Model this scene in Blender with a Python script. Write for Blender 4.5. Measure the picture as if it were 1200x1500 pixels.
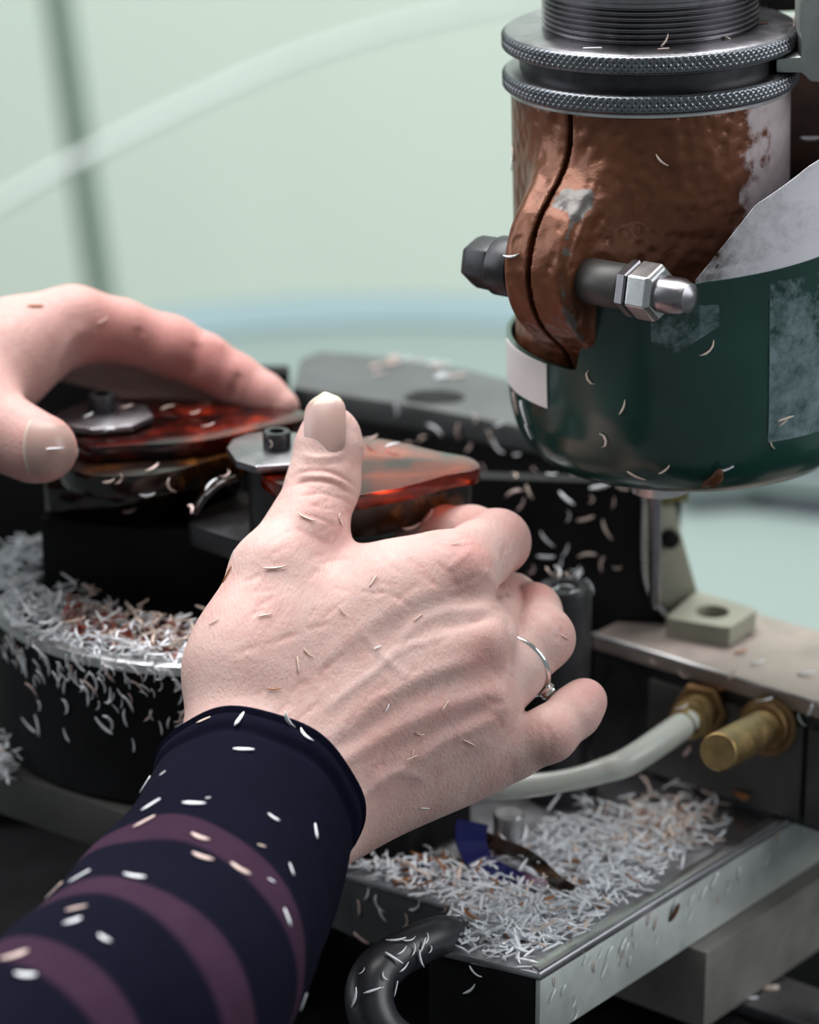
import bpy, bmesh, math, random
import numpy as np
from mathutils import Vector, Matrix
from mathutils.bvhtree import BVHTree

random.seed(7); RNG = np.random.default_rng(7)
for o in list(bpy.data.objects): bpy.data.objects.remove(o)
SC = bpy.context.scene; COL = SC.collection
R = math.radians

# ---------------------------------------------------------------- camera
F = 4600.0                                   # focal length in pixels of a 1200x1500 frame
PITCH = R(20)
CAM = Vector((0, -math.cos(PITCH), math.sin(PITCH)))
FWD = Vector((0, math.cos(PITCH), -math.sin(PITCH)))
UP = Vector((0, math.sin(PITCH), math.cos(PITCH)))
cd = bpy.data.cameras.new('camera'); cam = bpy.data.objects.new('camera', cd); COL.objects.link(cam)
cam.location = CAM; cam.rotation_euler = (R(90) - PITCH, 0, 0)
cd.sensor_fit = 'VERTICAL'; cd.sensor_height = 36; cd.sensor_width = 28.8; cd.lens = 36 * F / 1500
cd.clip_start = .05; cd.clip_end = 50
cd.dof.use_dof = True; cd.dof.focus_distance = .985; cd.dof.aperture_fstop = 6.8
SC.camera = cam

# ---------------------------------------------------------------- world, lamps, exposure
w = bpy.data.worlds.new('world'); SC.world = w; w.use_nodes = True
w.node_tree.nodes['Background'].inputs[0].default_value = (.80, .90, .92, 1)
w.node_tree.nodes['Background'].inputs[1].default_value = .24
def area(name, loc, target, sx, sy, power, col):
    l = bpy.data.lights.new(name, 'AREA'); l.shape = 'RECTANGLE'; l.size = sx; l.size_y = sy; l.energy = power; l.color = col
    o = bpy.data.objects.new(name, l); COL.objects.link(o); o.location = loc
    o.rotation_euler = (Vector(target) - Vector(loc)).to_track_quat('-Z', 'Y').to_euler(); return o
area('ceiling_lamp', (-.20, .40, 1.35), (0, .05, 0), 1.8, 1.1, 52, (1, .98, .97))
area('window_light', (-1.7, .1, .75), (0, .1, 0), 1.2, 1.2, 15, (.90, .96, 1))
area('side_window_light', (1.7, -.35, .8), (.1, .05, -.05), 1.3, 1.1, 20, (.95, .98, 1))
area('back_wall_fill', (.3, 1.1, 1.7), (.2, 2.1, .3), 1.6, .5, 31, (.97, 1, .98))  # added fill light that brightens the back wall
SC.view_settings.view_transform = 'Standard'; SC.view_settings.look = 'None'
SC.view_settings.gamma = 1; SC.view_settings.use_curve_mapping = False; SC.view_settings.exposure = 0.0

# ---------------------------------------------------------------- measuring helpers
def at(px, py, d):
    "world point that the photograph shows at (px, py), d metres along the viewing axis"
    return CAM + d * (FWD + Vector((1, 0, 0)) * ((px - 600) / F) + UP * ((750 - py) / F))
def on(px, py, z):
    "world point at (px, py) on the level plane z"
    r = FWD + Vector((1, 0, 0)) * ((px - 600) / F) + UP * ((750 - py) / F)
    return CAM + r * ((z - CAM.z) / r.z)
U = Vector((math.cos(R(50)), math.sin(R(50)), 0)); V = Vector((math.cos(R(-40)), math.sin(R(-40)), 0)); Z = Vector((0, 0, 1))

# ---------------------------------------------------------------- materials
def srgb(r, g, b):
    f = lambda c: (c / 255 / 12.92) if c <= 10 else ((c / 255 + .055) / 1.055) ** 2.4
    return (f(r), f(g), f(b), 1)
class Mat:
    def __init__(s, name, col, rough=.5, metal=0, **kw):
        s.m = bpy.data.materials.new(name); s.m.use_nodes = True; s.nt = s.m.node_tree
        s.b = s.nt.nodes['Principled BSDF']; s.L = s.nt.links
        s.b.inputs['Base Color'].default_value = col; s.b.inputs['Roughness'].default_value = rough
        s.b.inputs['Metallic'].default_value = metal
        for k, v in kw.items(): s.b.inputs[k.replace('_', ' ')].default_value = v
        s.col = col; s.tc = s.nt.nodes.new('ShaderNodeTexCoord')
    def n(s, t, **kw):
        x = s.nt.nodes.new(t)
        for k, v in kw.items():
            if k in x.inputs: x.inputs[k].default_value = v
            else: setattr(x, k, v)
        return x
    def noise(s, scale, detail=4, rough=.6, out='Fac'):
        x = s.n('ShaderNodeTexNoise'); x.inputs['Scale'].default_value = scale; x.inputs['Detail'].default_value = detail
        x.inputs['Roughness'].default_value = rough; s.L.new(s.tc.outputs['Object'], x.inputs['Vector']); return x.outputs[out]
    def ramp(s, fac, stops):
        x = s.n('ShaderNodeValToRGB'); e = x.color_ramp.elements
        while len(e) < len(stops): e.new(.5)
        for i, (p, c) in enumerate(stops): e[i].position = p; e[i].color = c
        s.L.new(fac, x.inputs[0]); return x.outputs[0]
    def mix(s, fac, a, b, mode='MIX'):
        x = s.n('ShaderNodeMix', data_type='RGBA', blend_type=mode)
        for i, v in ((0, fac), (6, a), (7, b)):
            if hasattr(v, 'is_linked'): s.L.new(v, x.inputs[i])
            else: x.inputs[i].default_value = v
        return x.outputs[2]
    def math(s, op, a, b=None):
        x = s.n('ShaderNodeMath', operation=op)
        for i, v in ((0, a), (1, b)):
            if v is None: continue
            if hasattr(v, 'is_linked'): s.L.new(v, x.inputs[i])
            else: x.inputs[i].default_value = v
        return x.outputs[0]
    def base(s, sock): s.L.new(sock, s.b.inputs['Base Color']); return s
    def set(s, name, sock): s.L.new(sock, s.b.inputs[name]); return s
    def bump(s, h, strength=.3, dist=.001):
        x = s.n('ShaderNodeBump'); x.inputs['Strength'].default_value = strength; x.inputs['Distance'].default_value = dist
        s.L.new(h, x.inputs['Height'])
        if s.b.inputs['Normal'].is_linked: s.L.new(s.b.inputs['Normal'].links[0].from_socket, x.inputs['Normal'])
        s.L.new(x.outputs[0], s.b.inputs['Normal']); return s
    def attr(s, name): x = s.n('ShaderNodeAttribute', attribute_name=name); return x.outputs['Fac']
W1 = (1, 1, 1, 1); K1 = (0, 0, 0, 1)
def metal(name, c, rough=.35, var=.25, scale=60, bump=.08, metalness=1):
    m = Mat(name, c, rough, metalness)
    f = m.noise(scale, 6, .65)
    m.base(m.ramp(f, [(.3, tuple(x * (1 - var) for x in c[:3]) + (1,)), (.7, tuple(min(1, x * (1 + var)) for x in c[:3]) + (1,))]))
    m.set('Roughness', m.ramp(f, [(.3, (rough * .8,) * 3 + (1,)), (.75, (min(1, rough * 1.3),) * 3 + (1,))]))
    m.bump(m.noise(scale * 8, 3), bump, .0005); return m
def plain(name, c, rough=.5, var=.2, scale=50, **kw):
    m = Mat(name, c, rough, 0, **kw); f = m.noise(scale, 5)
    m.base(m.ramp(f, [(.3, tuple(x * (1 - var) for x in c[:3]) + (1,)), (.7, tuple(min(1, x * (1 + var)) for x in c[:3]) + (1,))])); return m

M = {}
# skin: red and pale carry its own uneven colour; red also paints crease darkening
def skin():
    m = Mat('skin', (.62, .40, .33, 1), .5, Specular_IOR_Level=.3)
    b = m.mix(m.ramp(m.noise(75, 6, .7), [(.36, K1), (.64, W1)]), (.600, .418, .380, 1), (.540, .338, .306, 1))
    b = m.mix(m.attr('red'), b, (.54, .225, .205, 1))
    b = m.mix(m.attr('vein'), b, (.50, .37, .35, 1))
    b = m.mix(m.math('MULTIPLY', m.ramp(m.noise(380, 3), [(.55, K1), (.75, W1)]), .25), b, (.62, .45, .40, 1))
    m.base(b); m.set('Roughness', m.ramp(m.noise(260, 3), [(.3, (.46,) * 3 + (1,)), (.7, (.62,) * 3 + (1,))]))
    m.b.inputs['Subsurface Weight'].default_value = .25; m.b.inputs['Subsurface Radius'].default_value = (1, .35, .2); m.b.inputs['Subsurface Scale'].default_value = .004
    v = m.n('ShaderNodeTexVoronoi', feature='DISTANCE_TO_EDGE'); v.inputs['Scale'].default_value = 700
    mp = m.n('ShaderNodeMapping'); mp.inputs['Rotation'].default_value = (.3, .5, .6); mp.inputs['Scale'].default_value = (1, .45, 1)
    m.L.new(m.tc.outputs['Object'], mp.inputs[0]); m.L.new(mp.outputs[0], v.inputs['Vector'])
    m.bump(v.outputs[0], .22, .0005)
    for rz in (.55, 2.0):
        mq = m.n('ShaderNodeMapping'); mq.inputs['Rotation'].default_value = (.2, .5, rz); mq.inputs['Scale'].default_value = (1, .16, .6)
        nz = m.n('ShaderNodeTexNoise'); nz.inputs['Scale'].default_value = 1100; nz.inputs['Detail'].default_value = 2
        m.L.new(m.tc.outputs['Object'], mq.inputs[0]); m.L.new(mq.outputs[0], nz.inputs['Vector']); m.bump(nz.outputs['Fac'], .26, .0006)
    m.bump(m.noise(300, 2), .06, .0008); m.bump(m.noise(900, 3), .10, .0006); m.bump(m.noise(160, 3), .10, .0012)
    return m
M['skin'] = skin()
M['nail'] = Mat('nail', (.48, .33, .29, 1), .3, 0, Subsurface_Weight=.15)
M['nail'].base(M['nail'].mix(M['nail'].attr('tip'), (.40, .262, .232, 1), (.58, .50, .40, 1)))
M['nail'].b.inputs['Subsurface Scale'].default_value = .002
def sleeve_mat():
    m = Mat('navy_knit', srgb(24, 26, 48), .95)
    L_ = m.attr('along')
    s = m.math('SUBTRACT', L_, .0590); k = m.math('DIVIDE', s, .0440)
    fr = m.math('FRACT', k)
    band = m.ramp(fr, [(0, W1), (.27, W1), (.33, K1), (.955, K1), (1, W1)])
    on_ = m.math('GREATER_THAN', L_, .0578)
    fac = m.math('MULTIPLY', band, on_)
    navy = m.mix(m.noise(90, 5), srgb(9, 10, 23), srgb(14, 14, 31)); plum = m.mix(m.noise(90, 5), srgb(46, 30, 45), srgb(59, 39, 56))
    m.base(m.mix(fac, navy, plum)); m.bump(m.noise(1400, 3), .35, .0006); m.bump(m.noise(60, 3), .3, .002)
    m.b.inputs['Sheen Weight'].default_value = .0; m.b.inputs['Specular IOR Level'].default_value = .06; m.b.inputs['Sheen Roughness'].default_value = .5
    return m
M['sleeve'] = sleeve_mat()
M['hem'] = plain('navy_hem', srgb(20, 20, 34), .95, .2, 300)
M['silver'] = metal('silver', (.83, .84, .82, 1), .16, .08, 200, .03)
M['steel'] = metal('dark_steel', (.27, .26, .28, 1), .30, .2, 70, .05)
M['bright_steel'] = metal('bright_steel', (.62, .62, .63, 1), .3, .15, 60, .06)
M['grey_steel'] = metal('grey_steel', (.42, .43, .42, 1), .42, .18, 50, .08)
M['knurl'] = metal('knurl_steel', (.20, .21, .23, 1), .32, .2, 90, .04)
M['black_oxide'] = metal('black_oxide', (.055, .055, .060, 1), .38, .3, 60, .08, .8)
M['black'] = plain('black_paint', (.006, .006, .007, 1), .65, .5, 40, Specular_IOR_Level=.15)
M['dark_panel'] = metal('dark_panel', (.085, .083, .08, 1), .5, .25, 40, .08, .6)
M['charcoal'] = plain('charcoal_paint', (.055, .06, .062, 1), .5, .3, 30)
M['rubber_black'] = plain('handle_plastic', (.022, .022, .028, 1), .36, .3, 80)
def copper():
    m = Mat('copper_hammer_paint', (.25, .085, .04, 1), .38, .45)
    v = m.n('ShaderNodeTexVoronoi', feature='SMOOTH_F1'); v.inputs['Scale'].default_value = 210; m.L.new(m.tc.outputs['Object'], v.inputs['Vector'])
    f = m.noise(130, 4)
    c = m.mix(f, (.080, .024, .010, 1), (.205, .072, .034, 1))
    wear = m.ramp(m.math('ADD', m.attr('wear'), m.math('MULTIPLY', m.math('SUBTRACT', m.noise(190, 5), .5), .9)), [(.46, K1), (.54, W1)])
    dust = m.ramp(m.math('ADD', m.attr('dust'), m.math('MULTIPLY', m.math('SUBTRACT', m.noise(150, 5), .5), 1.3)), [(.40, K1), (.60, (.8, .8, .8, 1))])
    c = m.mix(wear, c, (.115, .105, .10, 1)); c = m.mix(dust, c, (.50, .44, .46, 1)); m.base(c)
    m.set('Metallic', m.math('MULTIPLY', m.math('SUBTRACT', 1, dust), .4)); m.set('Roughness', m.mix(dust, (.36,) * 3 + (1,), (.85,) * 3 + (1,)))
    m.bump(v.outputs['Distance'], .75, .0016); m.bump(m.noise(420, 4), .3, .0006); return m
M['copper'] = copper()
M['copper_dark'] = plain('brown_enamel', (.05, .022, .012, 1), .4, .5, 80)
M['guard'] = Mat('green_plastic', (.006, .040, .032, 1), .24, 0, Coat_Weight=.25, Coat_Roughness=.1)
M['guard'].base(M['guard'].ramp(M['guard'].noise(14, 3), [(.3, (.003, .022, .018, 1)), (.75, (.009, .062, .050, 1))]))
def dusty(name, lo, hi, amt, c1, c2, scale=110):
    m = Mat(name, c1, .8); f = m.noise(scale, 6, .7)
    g = m.math('ADD', m.attr('cover'), m.math('MULTIPLY', m.math('SUBTRACT', f, .5), amt))
    m.set('Alpha', m.ramp(g, [(lo, K1), (hi, (.86,) * 3 + (1,))]))
    m.base(m.mix(m.noise(60, 5), c1, c2)); return m
M['dust_film'] = dusty('dusty_film', .30, .72, .9, (.62, .60, .66, 1), (.80, .79, .83, 1))
M['tape'] = dusty('dusty_tape', .30, .85, 1.6, (.12, .22, .22, 1), (.30, .38, .42, 1), 130)
M['white_label'] = plain('white_label', (.56, .53, .53, 1), .45, .06, 60)
def amber():
    m = Mat('amber_acetate', (.5, .05, .01, 1), .09, 0, Transmission_Weight=.85, IOR=1.48)
    f = m.noise(55, 4)
    m.base(m.ramp(f, [(.40, (.03, .003, .002, 1)), (.54, (.42, .022, .004, 1)), (.78, (.85, .12, .015, 1))]))
    return m
M['amber'] = amber()
M['amber_dark'] = Mat('dark_amber_acetate', (.2, .015, .006, 1), .1, 0, Transmission_Weight=.6, IOR=1.48)
M['amber_dark'].base(M['amber_dark'].ramp(M['amber_dark'].noise(70, 4), [(.42, (.012, .003, .003, 1)), (.58, (.13, .010, .005, 1)), (.74, (.60, .05, .01, 1))]))
def tortoise():
    m = Mat('tortoise_acetate', (.03, .015, .008, 1), .14, 0)
    m.base(m.ramp(m.noise(60, 3), [(.48, (.008, .005, .004, 1)), (.60, (.03, .010, .003, 1)), (.74, (.20, .075, .010, 1))])); return m
M['tortoise'] = tortoise()
M['brass'] = metal('brass', (.36, .25, .115, 1), .5, .3, 90, .1)
M['brass_dirty'] = metal('tarnished_brass', (.25, .15, .07, 1), .55, .4, 120, .2)
M['hose'] = Mat('clear_hose', (.78, .80, .74, 1), .28, 0, Transmission_Weight=.35, Subsurface_Weight=.2)
M['hose'].b.inputs['Subsurface Scale'].default_value = .003
M['plate'] = metal('ground_steel_plate', (.36, .30, .27, 1), .5, .25, 45, .1, .6)
M['beige'] = plain('beige_casting', (.31, .30, .235, 1), .5, .15, 30)
M['olive'] = plain('olive_paint', (.12, .11, .03, 1), .5, .2, 30)
M['tray'] = metal('tray_steel', (.52, .52, .55, 1), .34, .2, 40, .08)
M['tray_side'] = metal('tray_side_steel', (.62, .65, .64, 1), .5, .2, 26, .08, .55)
M['bar'] = metal('grey_bar_steel', (.22, .21, .19, 1), .6, .25, 40, .08, .4)
M['bench'] = plain('bench_paint', (.035, .034, .031, 1), .6, .3, 40)
def shav(name, c, tr=.0):
    m = Mat(name, c, .45, 0); return m
M['shave'] = shav('white_shaving', (.84, .86, .90, 1)); M['shave_warm'] = shav('cream_shaving', (.72, .58, .50, 1))
M['shave_amber'] = Mat('amber_shaving', (.36, .13, .03, 1), .35); M['shave_pink'] = shav('pinkish_shaving', (.66, .50, .46, 1))
M['shave_brown'] = Mat('brown_shaving', (.10, .035, .012, 1), .3); M['shave_red'] = Mat('red_shaving', (.30, .045, .02, 1), .5)
M['navy_acetate'] = Mat('navy_acetate', (.012, .014, .09, 1), .15)
M['dust_bed'] = plain('dust_bed', (.60, .60, .66, 1), .9, .15, 300)
M['wall'] = plain('pale_green_wall', (.66, .76, .67, 1), .9, .03, 1.5)
M['post'] = plain('green_post', (.16, .22, .18, 1), .6, .1, 20)
M['cable'] = plain('white_cable', (.50, .555, .52, 1), .5, .05, 20)
M['table'] = plain('aqua_table', (.185, .235, .222, 1), .6, .05, 3)
M['table_rim'] = plain('blue_rim', (.19, .265, .29, 1), .5, .05, 5)
M['mauve'] = plain('mauve_box', (.13, .13, .165, 1), .7, .15, 20)
M['floor'] = plain('grey_floor', (.30, .31, .30, 1), .7, .1, 4)

# ---------------------------------------------------------------- mesh helpers
class Geo:
    def __init__(s): s.v = []; s.f = []
    def add(s, v, f):
        n = len(s.v); s.v += [Vector(p) for p in v]; s.f += [tuple(i + n for i in q) for q in f]; return s
def bbox_floor(g):
    xs = [p.x for p in g.v]; ys = [p.y for p in g.v]; zs = [p.z for p in g.v]
    return Vector(((min(xs) + max(xs)) / 2, (min(ys) + max(ys)) / 2, min(zs)))
def link(name, me, parent=None, loc=(0, 0, 0)):
    o = bpy.data.objects.new(name, me); COL.objects.link(o); o.location = loc
    if parent: o.parent = parent
    return o
WPOS = {}
def build(name, g, mat, parent=None, bevel=0, smooth=True, local=False, angle=40, seg=2):
    "one mesh object; g in world space (or in the parent's space when local), origin at its base"
    base = bbox_floor(g)
    me = bpy.data.meshes.new(name); me.from_pydata([tuple(p - base) for p in g.v], [], g.f)
    bm = bmesh.new(); bm.from_mesh(me); bmesh.ops.recalc_face_normals(bm, faces=bm.faces)
    if bevel: bmesh.ops.bevel(bm, geom=[e for e in bm.edges if len(e.link_faces) == 2 and e.calc_face_angle(0) > R(28)], offset=bevel, segments=seg, affect='EDGES', profile=.6, clamp_overlap=True)
    bm.to_mesh(me); bm.free()
    me.materials.append(mat.m)
    for p in me.polygons: p.use_smooth = smooth
    if smooth:
        try: me.set_sharp_from_angle(angle=R(angle))
        except Exception: pass
    pw = Vector((0, 0, 0))
    if parent and not local: pw = WPOS[parent.name]
    o = link(name, me, parent, base - pw)
    WPOS[o.name] = base if not (parent and local) else base
    return o
def empty(name, loc, label, cat, group=None):
    o = bpy.data.objects.new(name, None); COL.objects.link(o); o.location = loc; o.empty_display_size = .01
    WPOS[o.name] = Vector(loc); tag(o, label, cat, group); return o
def tag(o, label=None, cat=None, group=None, kind=None):
    if label: o['label'] = label
    if cat: o['category'] = cat
    if group: o['group'] = group
    if kind: o['kind'] = kind
    return o
def prism(pts, z0, z1, g=None):
    g = g or Geo(); n = len(pts)
    v = [(p[0], p[1], z0) for p in pts] + [(p[0], p[1], z1) for p in pts]
    f = [tuple(range(n - 1, -1, -1)), tuple(range(n, 2 * n))] + [(i, (i + 1) % n, n + (i + 1) % n, n + i) for i in range(n)]
    return g.add(v, f)
def box(c, ax, ay, az, sx, sy, sz, g=None):
    g = g or Geo(); c = Vector(c)
    v = [c + ax * (sx * i / 2) + ay * (sy * j / 2) + az * (sz * k / 2) for k in (-1, 1) for j in (-1, 1) for i in (-1, 1)]
    return g.add(v, [(0, 2, 3, 1), (4, 5, 7, 6), (0, 1, 5, 4), (2, 6, 7, 3), (0, 4, 6, 2), (1, 3, 7, 5)])
def abox(x0, x1, y0, y1, z0, z1, g=None):
    return box(((x0 + x1) / 2, (y0 + y1) / 2, (z0 + z1) / 2), Vector((1, 0, 0)), Vector((0, 1, 0)), Z, x1 - x0, y1 - y0, z1 - z0, g)
def frame(d):
    d = Vector(d).normalized(); a = Vector((0, 0, 1)) if abs(d.z) < .9 else Vector((1, 0, 0))
    x = a.cross(d).normalized(); return x, d.cross(x), d
def lathe(prof, origin=(0, 0, 0), axis=(0, 0, 1), n=64, g=None, close=True, phase=0):
    "prof: list of (radius, height) along axis"
    g = g or Geo(); o = Vector(origin); x, y, d = frame(axis); v = []; f = []
    for r, h in prof:
        for i in range(n):
            a = 2 * math.pi * i / n + phase; v.append(o + x * (r * math.cos(a)) + y * (r * math.sin(a)) + d * h)
    m = len(prof)
    for j in range(m - 1):
        for i in range(n): f.append((j * n + i, j * n + (i + 1) % n, (j + 1) * n + (i + 1) % n, (j + 1) * n + i))
    if close: f.append(tuple(range(n - 1, -1, -1))); f.append(tuple((m - 1) * n + i for i in range(n)))
    return g.add(v, f)
def catmull(pts, k=8):
    P = [Vector(p) for p in pts]; P = [P[0] * 2 - P[1]] + P + [P[-1] * 2 - P[-2]]; out = []
    for i in range(1, len(P) - 2):
        a, b, c, d = P[i - 1:i + 3]
        for j in range(k):
            t = j / k; out.append(.5 * (2 * b + (c - a) * t + (2 * a - 5 * b + 4 * c - d) * t * t + (3 * b - a - 3 * c + d) * t ** 3))
    return out + [P[-2]]
def tube(path, rad, n=16, g=None, flat=1):
    g = g or Geo(); v = []; f = []; m = len(path); prev = None
    for i, p in enumerate(path):
        d = (path[min(i + 1, m - 1)] - path[max(i - 1, 0)]).normalized()
        if prev is None: x, y, _ = frame(d)
        else: x = (prev - d * prev.dot(d)).normalized(); y = d.cross(x)
        prev = x; r = rad(i / (m - 1)) if callable(rad) else rad
        for k in range(n):
            a = 2 * math.pi * k / n; v.append(p + x * (r * math.cos(a)) + y * (r * flat * math.sin(a)))
    for j in range(m - 1):
        for k in range(n): f.append((j * n + k, j * n + (k + 1) % n, (j + 1) * n + (k + 1) % n, (j + 1) * n + k))
    f.append(tuple(range(n - 1, -1, -1))); f.append(tuple((m - 1) * n + k for k in range(n)))
    return g.add(v, f)
def face_attr(o, name, vals):
    a = o.data.attributes.new(name, 'FLOAT', 'POINT'); a.data.foreach_set('value', np.asarray(vals, dtype=np.float32))

# ---------------------------------------------------------------- signed distance modelling (hands, casting)
def smin(a, b, k):
    h = np.clip(.5 + .5 * (b - a) / k, 0, 1); return b * (1 - h) + a * h - k * h * (1 - h)
def cone(p, a, b, ra, rb):
    a = np.array(a, np.float32); b = np.array(b, np.float32); ba = b - a; t = np.clip(((p - a) @ ba) / (ba @ ba), 0, 1)
    q = p - a - t[:, None] * ba; return np.sqrt((q * q).sum(1)) - (ra + t * (rb - ra))
def surface(fn, lo, hi, h, smooth_it=2):
    "naive surface nets on a two-level grid"
    lo = np.array(lo, np.float32); B = 6
    nb = np.ceil((np.array(hi) - lo) / (h * B)).astype(int); n = nb * B
    ax = [lo[i] + h * np.arange(n[i] + 1, dtype=np.float32) for i in range(3)]
    cc = np.stack(np.meshgrid(*[lo[i] + h * B * (np.arange(nb[i]) + .5) for i in range(3)], indexing='ij'), -1).reshape(-1, 3).astype(np.float32)
    dc = fn(cc).reshape(nb)
    near = np.abs(dc) < h * B * 1.25 + .001
    full = np.zeros(n + 1, bool); val = np.zeros(n + 1, np.float32)
    rep = lambda a: np.repeat(np.repeat(np.repeat(a, B, 0), B, 1), B, 2)
    val[:-1, :-1, :-1] = rep(dc); nn = rep(near); full[:-1, :-1, :-1] |= nn
    for sx in (0, 1):
        for sy in (0, 1):
            for sz in (0, 1): full[sx:n[0] + sx, sy:n[1] + sy, sz:n[2] + sz] |= nn
    val[-1], val[:, -1], val[:, :, -1] = 1, 1, 1
    idx = np.argwhere(full); pts = np.stack([ax[i][idx[:, i]] for i in range(3)], 1)
    out = np.concatenate([fn(pts[i:i + 400000]) for i in range(0, len(pts), 400000)])
    val[full] = out
    s = val < 0
    c8 = [(i, j, k) for i in (0, 1) for j in (0, 1) for k in (0, 1)]
    sl = lambda A, c: A[c[0]:n[0] + c[0], c[1]:n[1] + c[1], c[2]:n[2] + c[2]]
    cnt = sum(sl(s, c).astype(np.int8) for c in c8); act = (cnt > 0) & (cnt < 8)
    ci = np.argwhere(act); acc = np.zeros((len(ci), 3)); num = np.zeros(len(ci))
    for a in c8:
        for d in range(3):
            if a[d] == 0:
                b = list(a); b[d] = 1
                va = val[ci[:, 0] + a[0], ci[:, 1] + a[1], ci[:, 2] + a[2]]; vb = val[ci[:, 0] + b[0], ci[:, 1] + b[1], ci[:, 2] + b[2]]
                m = (va < 0) != (vb < 0); t = np.where(m, va / np.where(m, va - vb, 1), 0)
                q = np.array(a, float)[None] + np.eye(3)[d][None] * t[:, None]; acc += q * m[:, None]; num += m
    verts = lo + h * (ci + acc / num[:, None])
    vid = -np.ones(n, np.int64); vid[tuple(ci.T)] = np.arange(len(ci)); quads = []
    for d in range(3):
        e1, e2 = [(1, 2), (2, 0), (0, 1)][d]
        sa = [slice(1, n[i]) for i in range(3)]; sb = list(sa); sa[d] = slice(0, n[d]); sb[d] = slice(1, n[d] + 1)
        A = s[tuple(sa)]; Bv = s[tuple(sb)]; m = np.argwhere(A != Bv); off = np.ones(3, int); off[d] = 0; m0 = m + off
        fl = A[tuple(m.T)]
        def vv(o1, o2):
            q = m0.copy(); q[:, e1] -= o1; q[:, e2] -= o2; return vid[tuple(q.T)]
        q = np.stack([vv(1, 1), vv(0, 1), vv(0, 0), vv(1, 0)], 1); q[~fl] = q[~fl][:, ::-1]; quads.append(q)
    quads = np.concatenate(quads); quads = quads[(quads >= 0).all(1)]
    for _ in range(smooth_it):
        for lam in (.5, -.52):
            sm = np.zeros_like(verts); ct = np.zeros(len(verts))
            for i in range(4):
                a, b = quads[:, i], quads[:, (i + 1) % 4]
                for c in range(3): sm[:, c] += np.bincount(a, verts[b, c], len(verts)) + np.bincount(b, verts[a, c], len(verts))
                ct += np.bincount(a, minlength=len(verts)) + np.bincount(b, minlength=len(verts))
            verts = verts + lam * (sm / ct[:, None] - verts)
    return verts, quads
def normals(v, q):
    fn = np.cross(v[q[:, 2]] - v[q[:, 0]], v[q[:, 3]] - v[q[:, 1]]); n = np.zeros_like(v)
    for i in range(4):
        for c in range(3): n[:, c] += np.bincount(q[:, i], fn[:, c], len(v))
    return n / (np.linalg.norm(n, axis=1, keepdims=True) + 1e-12)
def np_mesh(name, v, q, mat):
    me = bpy.data.meshes.new(name); me.vertices.add(len(v)); me.vertices.foreach_set('co', v.astype(np.float32).ravel())
    me.loops.add(4 * len(q)); me.loops.foreach_set('vertex_index', q.astype(np.int32).ravel())
    me.polygons.add(len(q)); me.polygons.foreach_set('loop_start', np.arange(0, 4 * len(q), 4, dtype=np.int32))
    me.update(); me.validate(); me.polygons.foreach_set('use_smooth', np.ones(len(me.polygons), bool)); me.materials.append(mat.m); return me

# ---------------------------------------------------------------- the room
def struct(name, g, mat): o = build(name, g, mat, smooth=False); o['kind'] = 'structure'; return o
struct('floor', abox(-2.2, 2.6, -.4, 2.3, -1.05, -1.0), M['floor'])
struct('wall_back', abox(-2.2, 2.6, 2.25, 2.33, -1.0, 2.2), M['wall'])
def aty(px, py, y):
    r = at(px, py, 1) - CAM; return CAM + r * ((y - CAM.y) / r.y)
p0, p1 = aty(78, -40, 1.95), aty(160, 520, 1.95)
d = (p1 - p0).normalized(); top = p0 - d * 1.1; bot = p0 + d * ((-1.0 - p0.z) / d.z)
tag(build('metal_post', tube([top, p0, p1, bot], .0125, 20), M['post']), 'thin dark green leaning post standing against the pale green wall', 'post')
cab = [at(-260, 445, 2.35), at(-120, 365, 2.36), at(0, 297, 2.38), at(60, 262, 2.39), at(125, 228, 2.40), at(230, 175, 2.42), at(400, 98, 2.46), at(560, 45, 2.5), at(740, 5, 2.55), at(900, -15, 2.6), at(1150, -20, 2.7)]
cab = [cab[0] + Vector((-.9, -.1, -.55)), cab[0] + Vector((-.4, -.05, -.23))] + cab + [cab[-1] + Vector((.5, .3, .05)), cab[-1] + Vector((.9, .55, .2))]
tag(build('hanging_cable', tube(catmull(cab, 8), .0046, 14), M['cable']), 'slack white cable hanging across the pale wall in front of the post', 'cable')
tc = on(600, 447, -.30); tc = Vector((tc.x, tc.y - .42, -.3))
te = empty('round_table', (tc.x, tc.y, -1.0), 'round aqua table with blue rim in the blurred background', 'table')
tr_ = .42
build('tabletop', lathe([(0.0, -.335), (tr_ - .01, -.335), (tr_ - .004, -.33), (tr_ - .004, -.302), (tr_ - .012, -.300), (0, -.300)], (tc.x, tc.y, 0), n=96, close=False), M['table'], te)
build('rim', lathe([(tr_ - .004, -.335), (tr_ + .004, -.33), (tr_ + .004, -.292), (tr_ - .006, -.290), (tr_ - .055, -.296), (tr_ - .055, -.300), (tr_ - .004, -.302)], (tc.x, tc.y, 0), n=96, close=False), M['table_rim'], te)
build('pedestal', lathe([(.24, -1.0), (.24, -.985), (.06, -.96), (.045, -.9), (.045, -.42), (.16, -.335)], (tc.x, tc.y, 0), n=48), M['grey_steel'], te)
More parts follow.
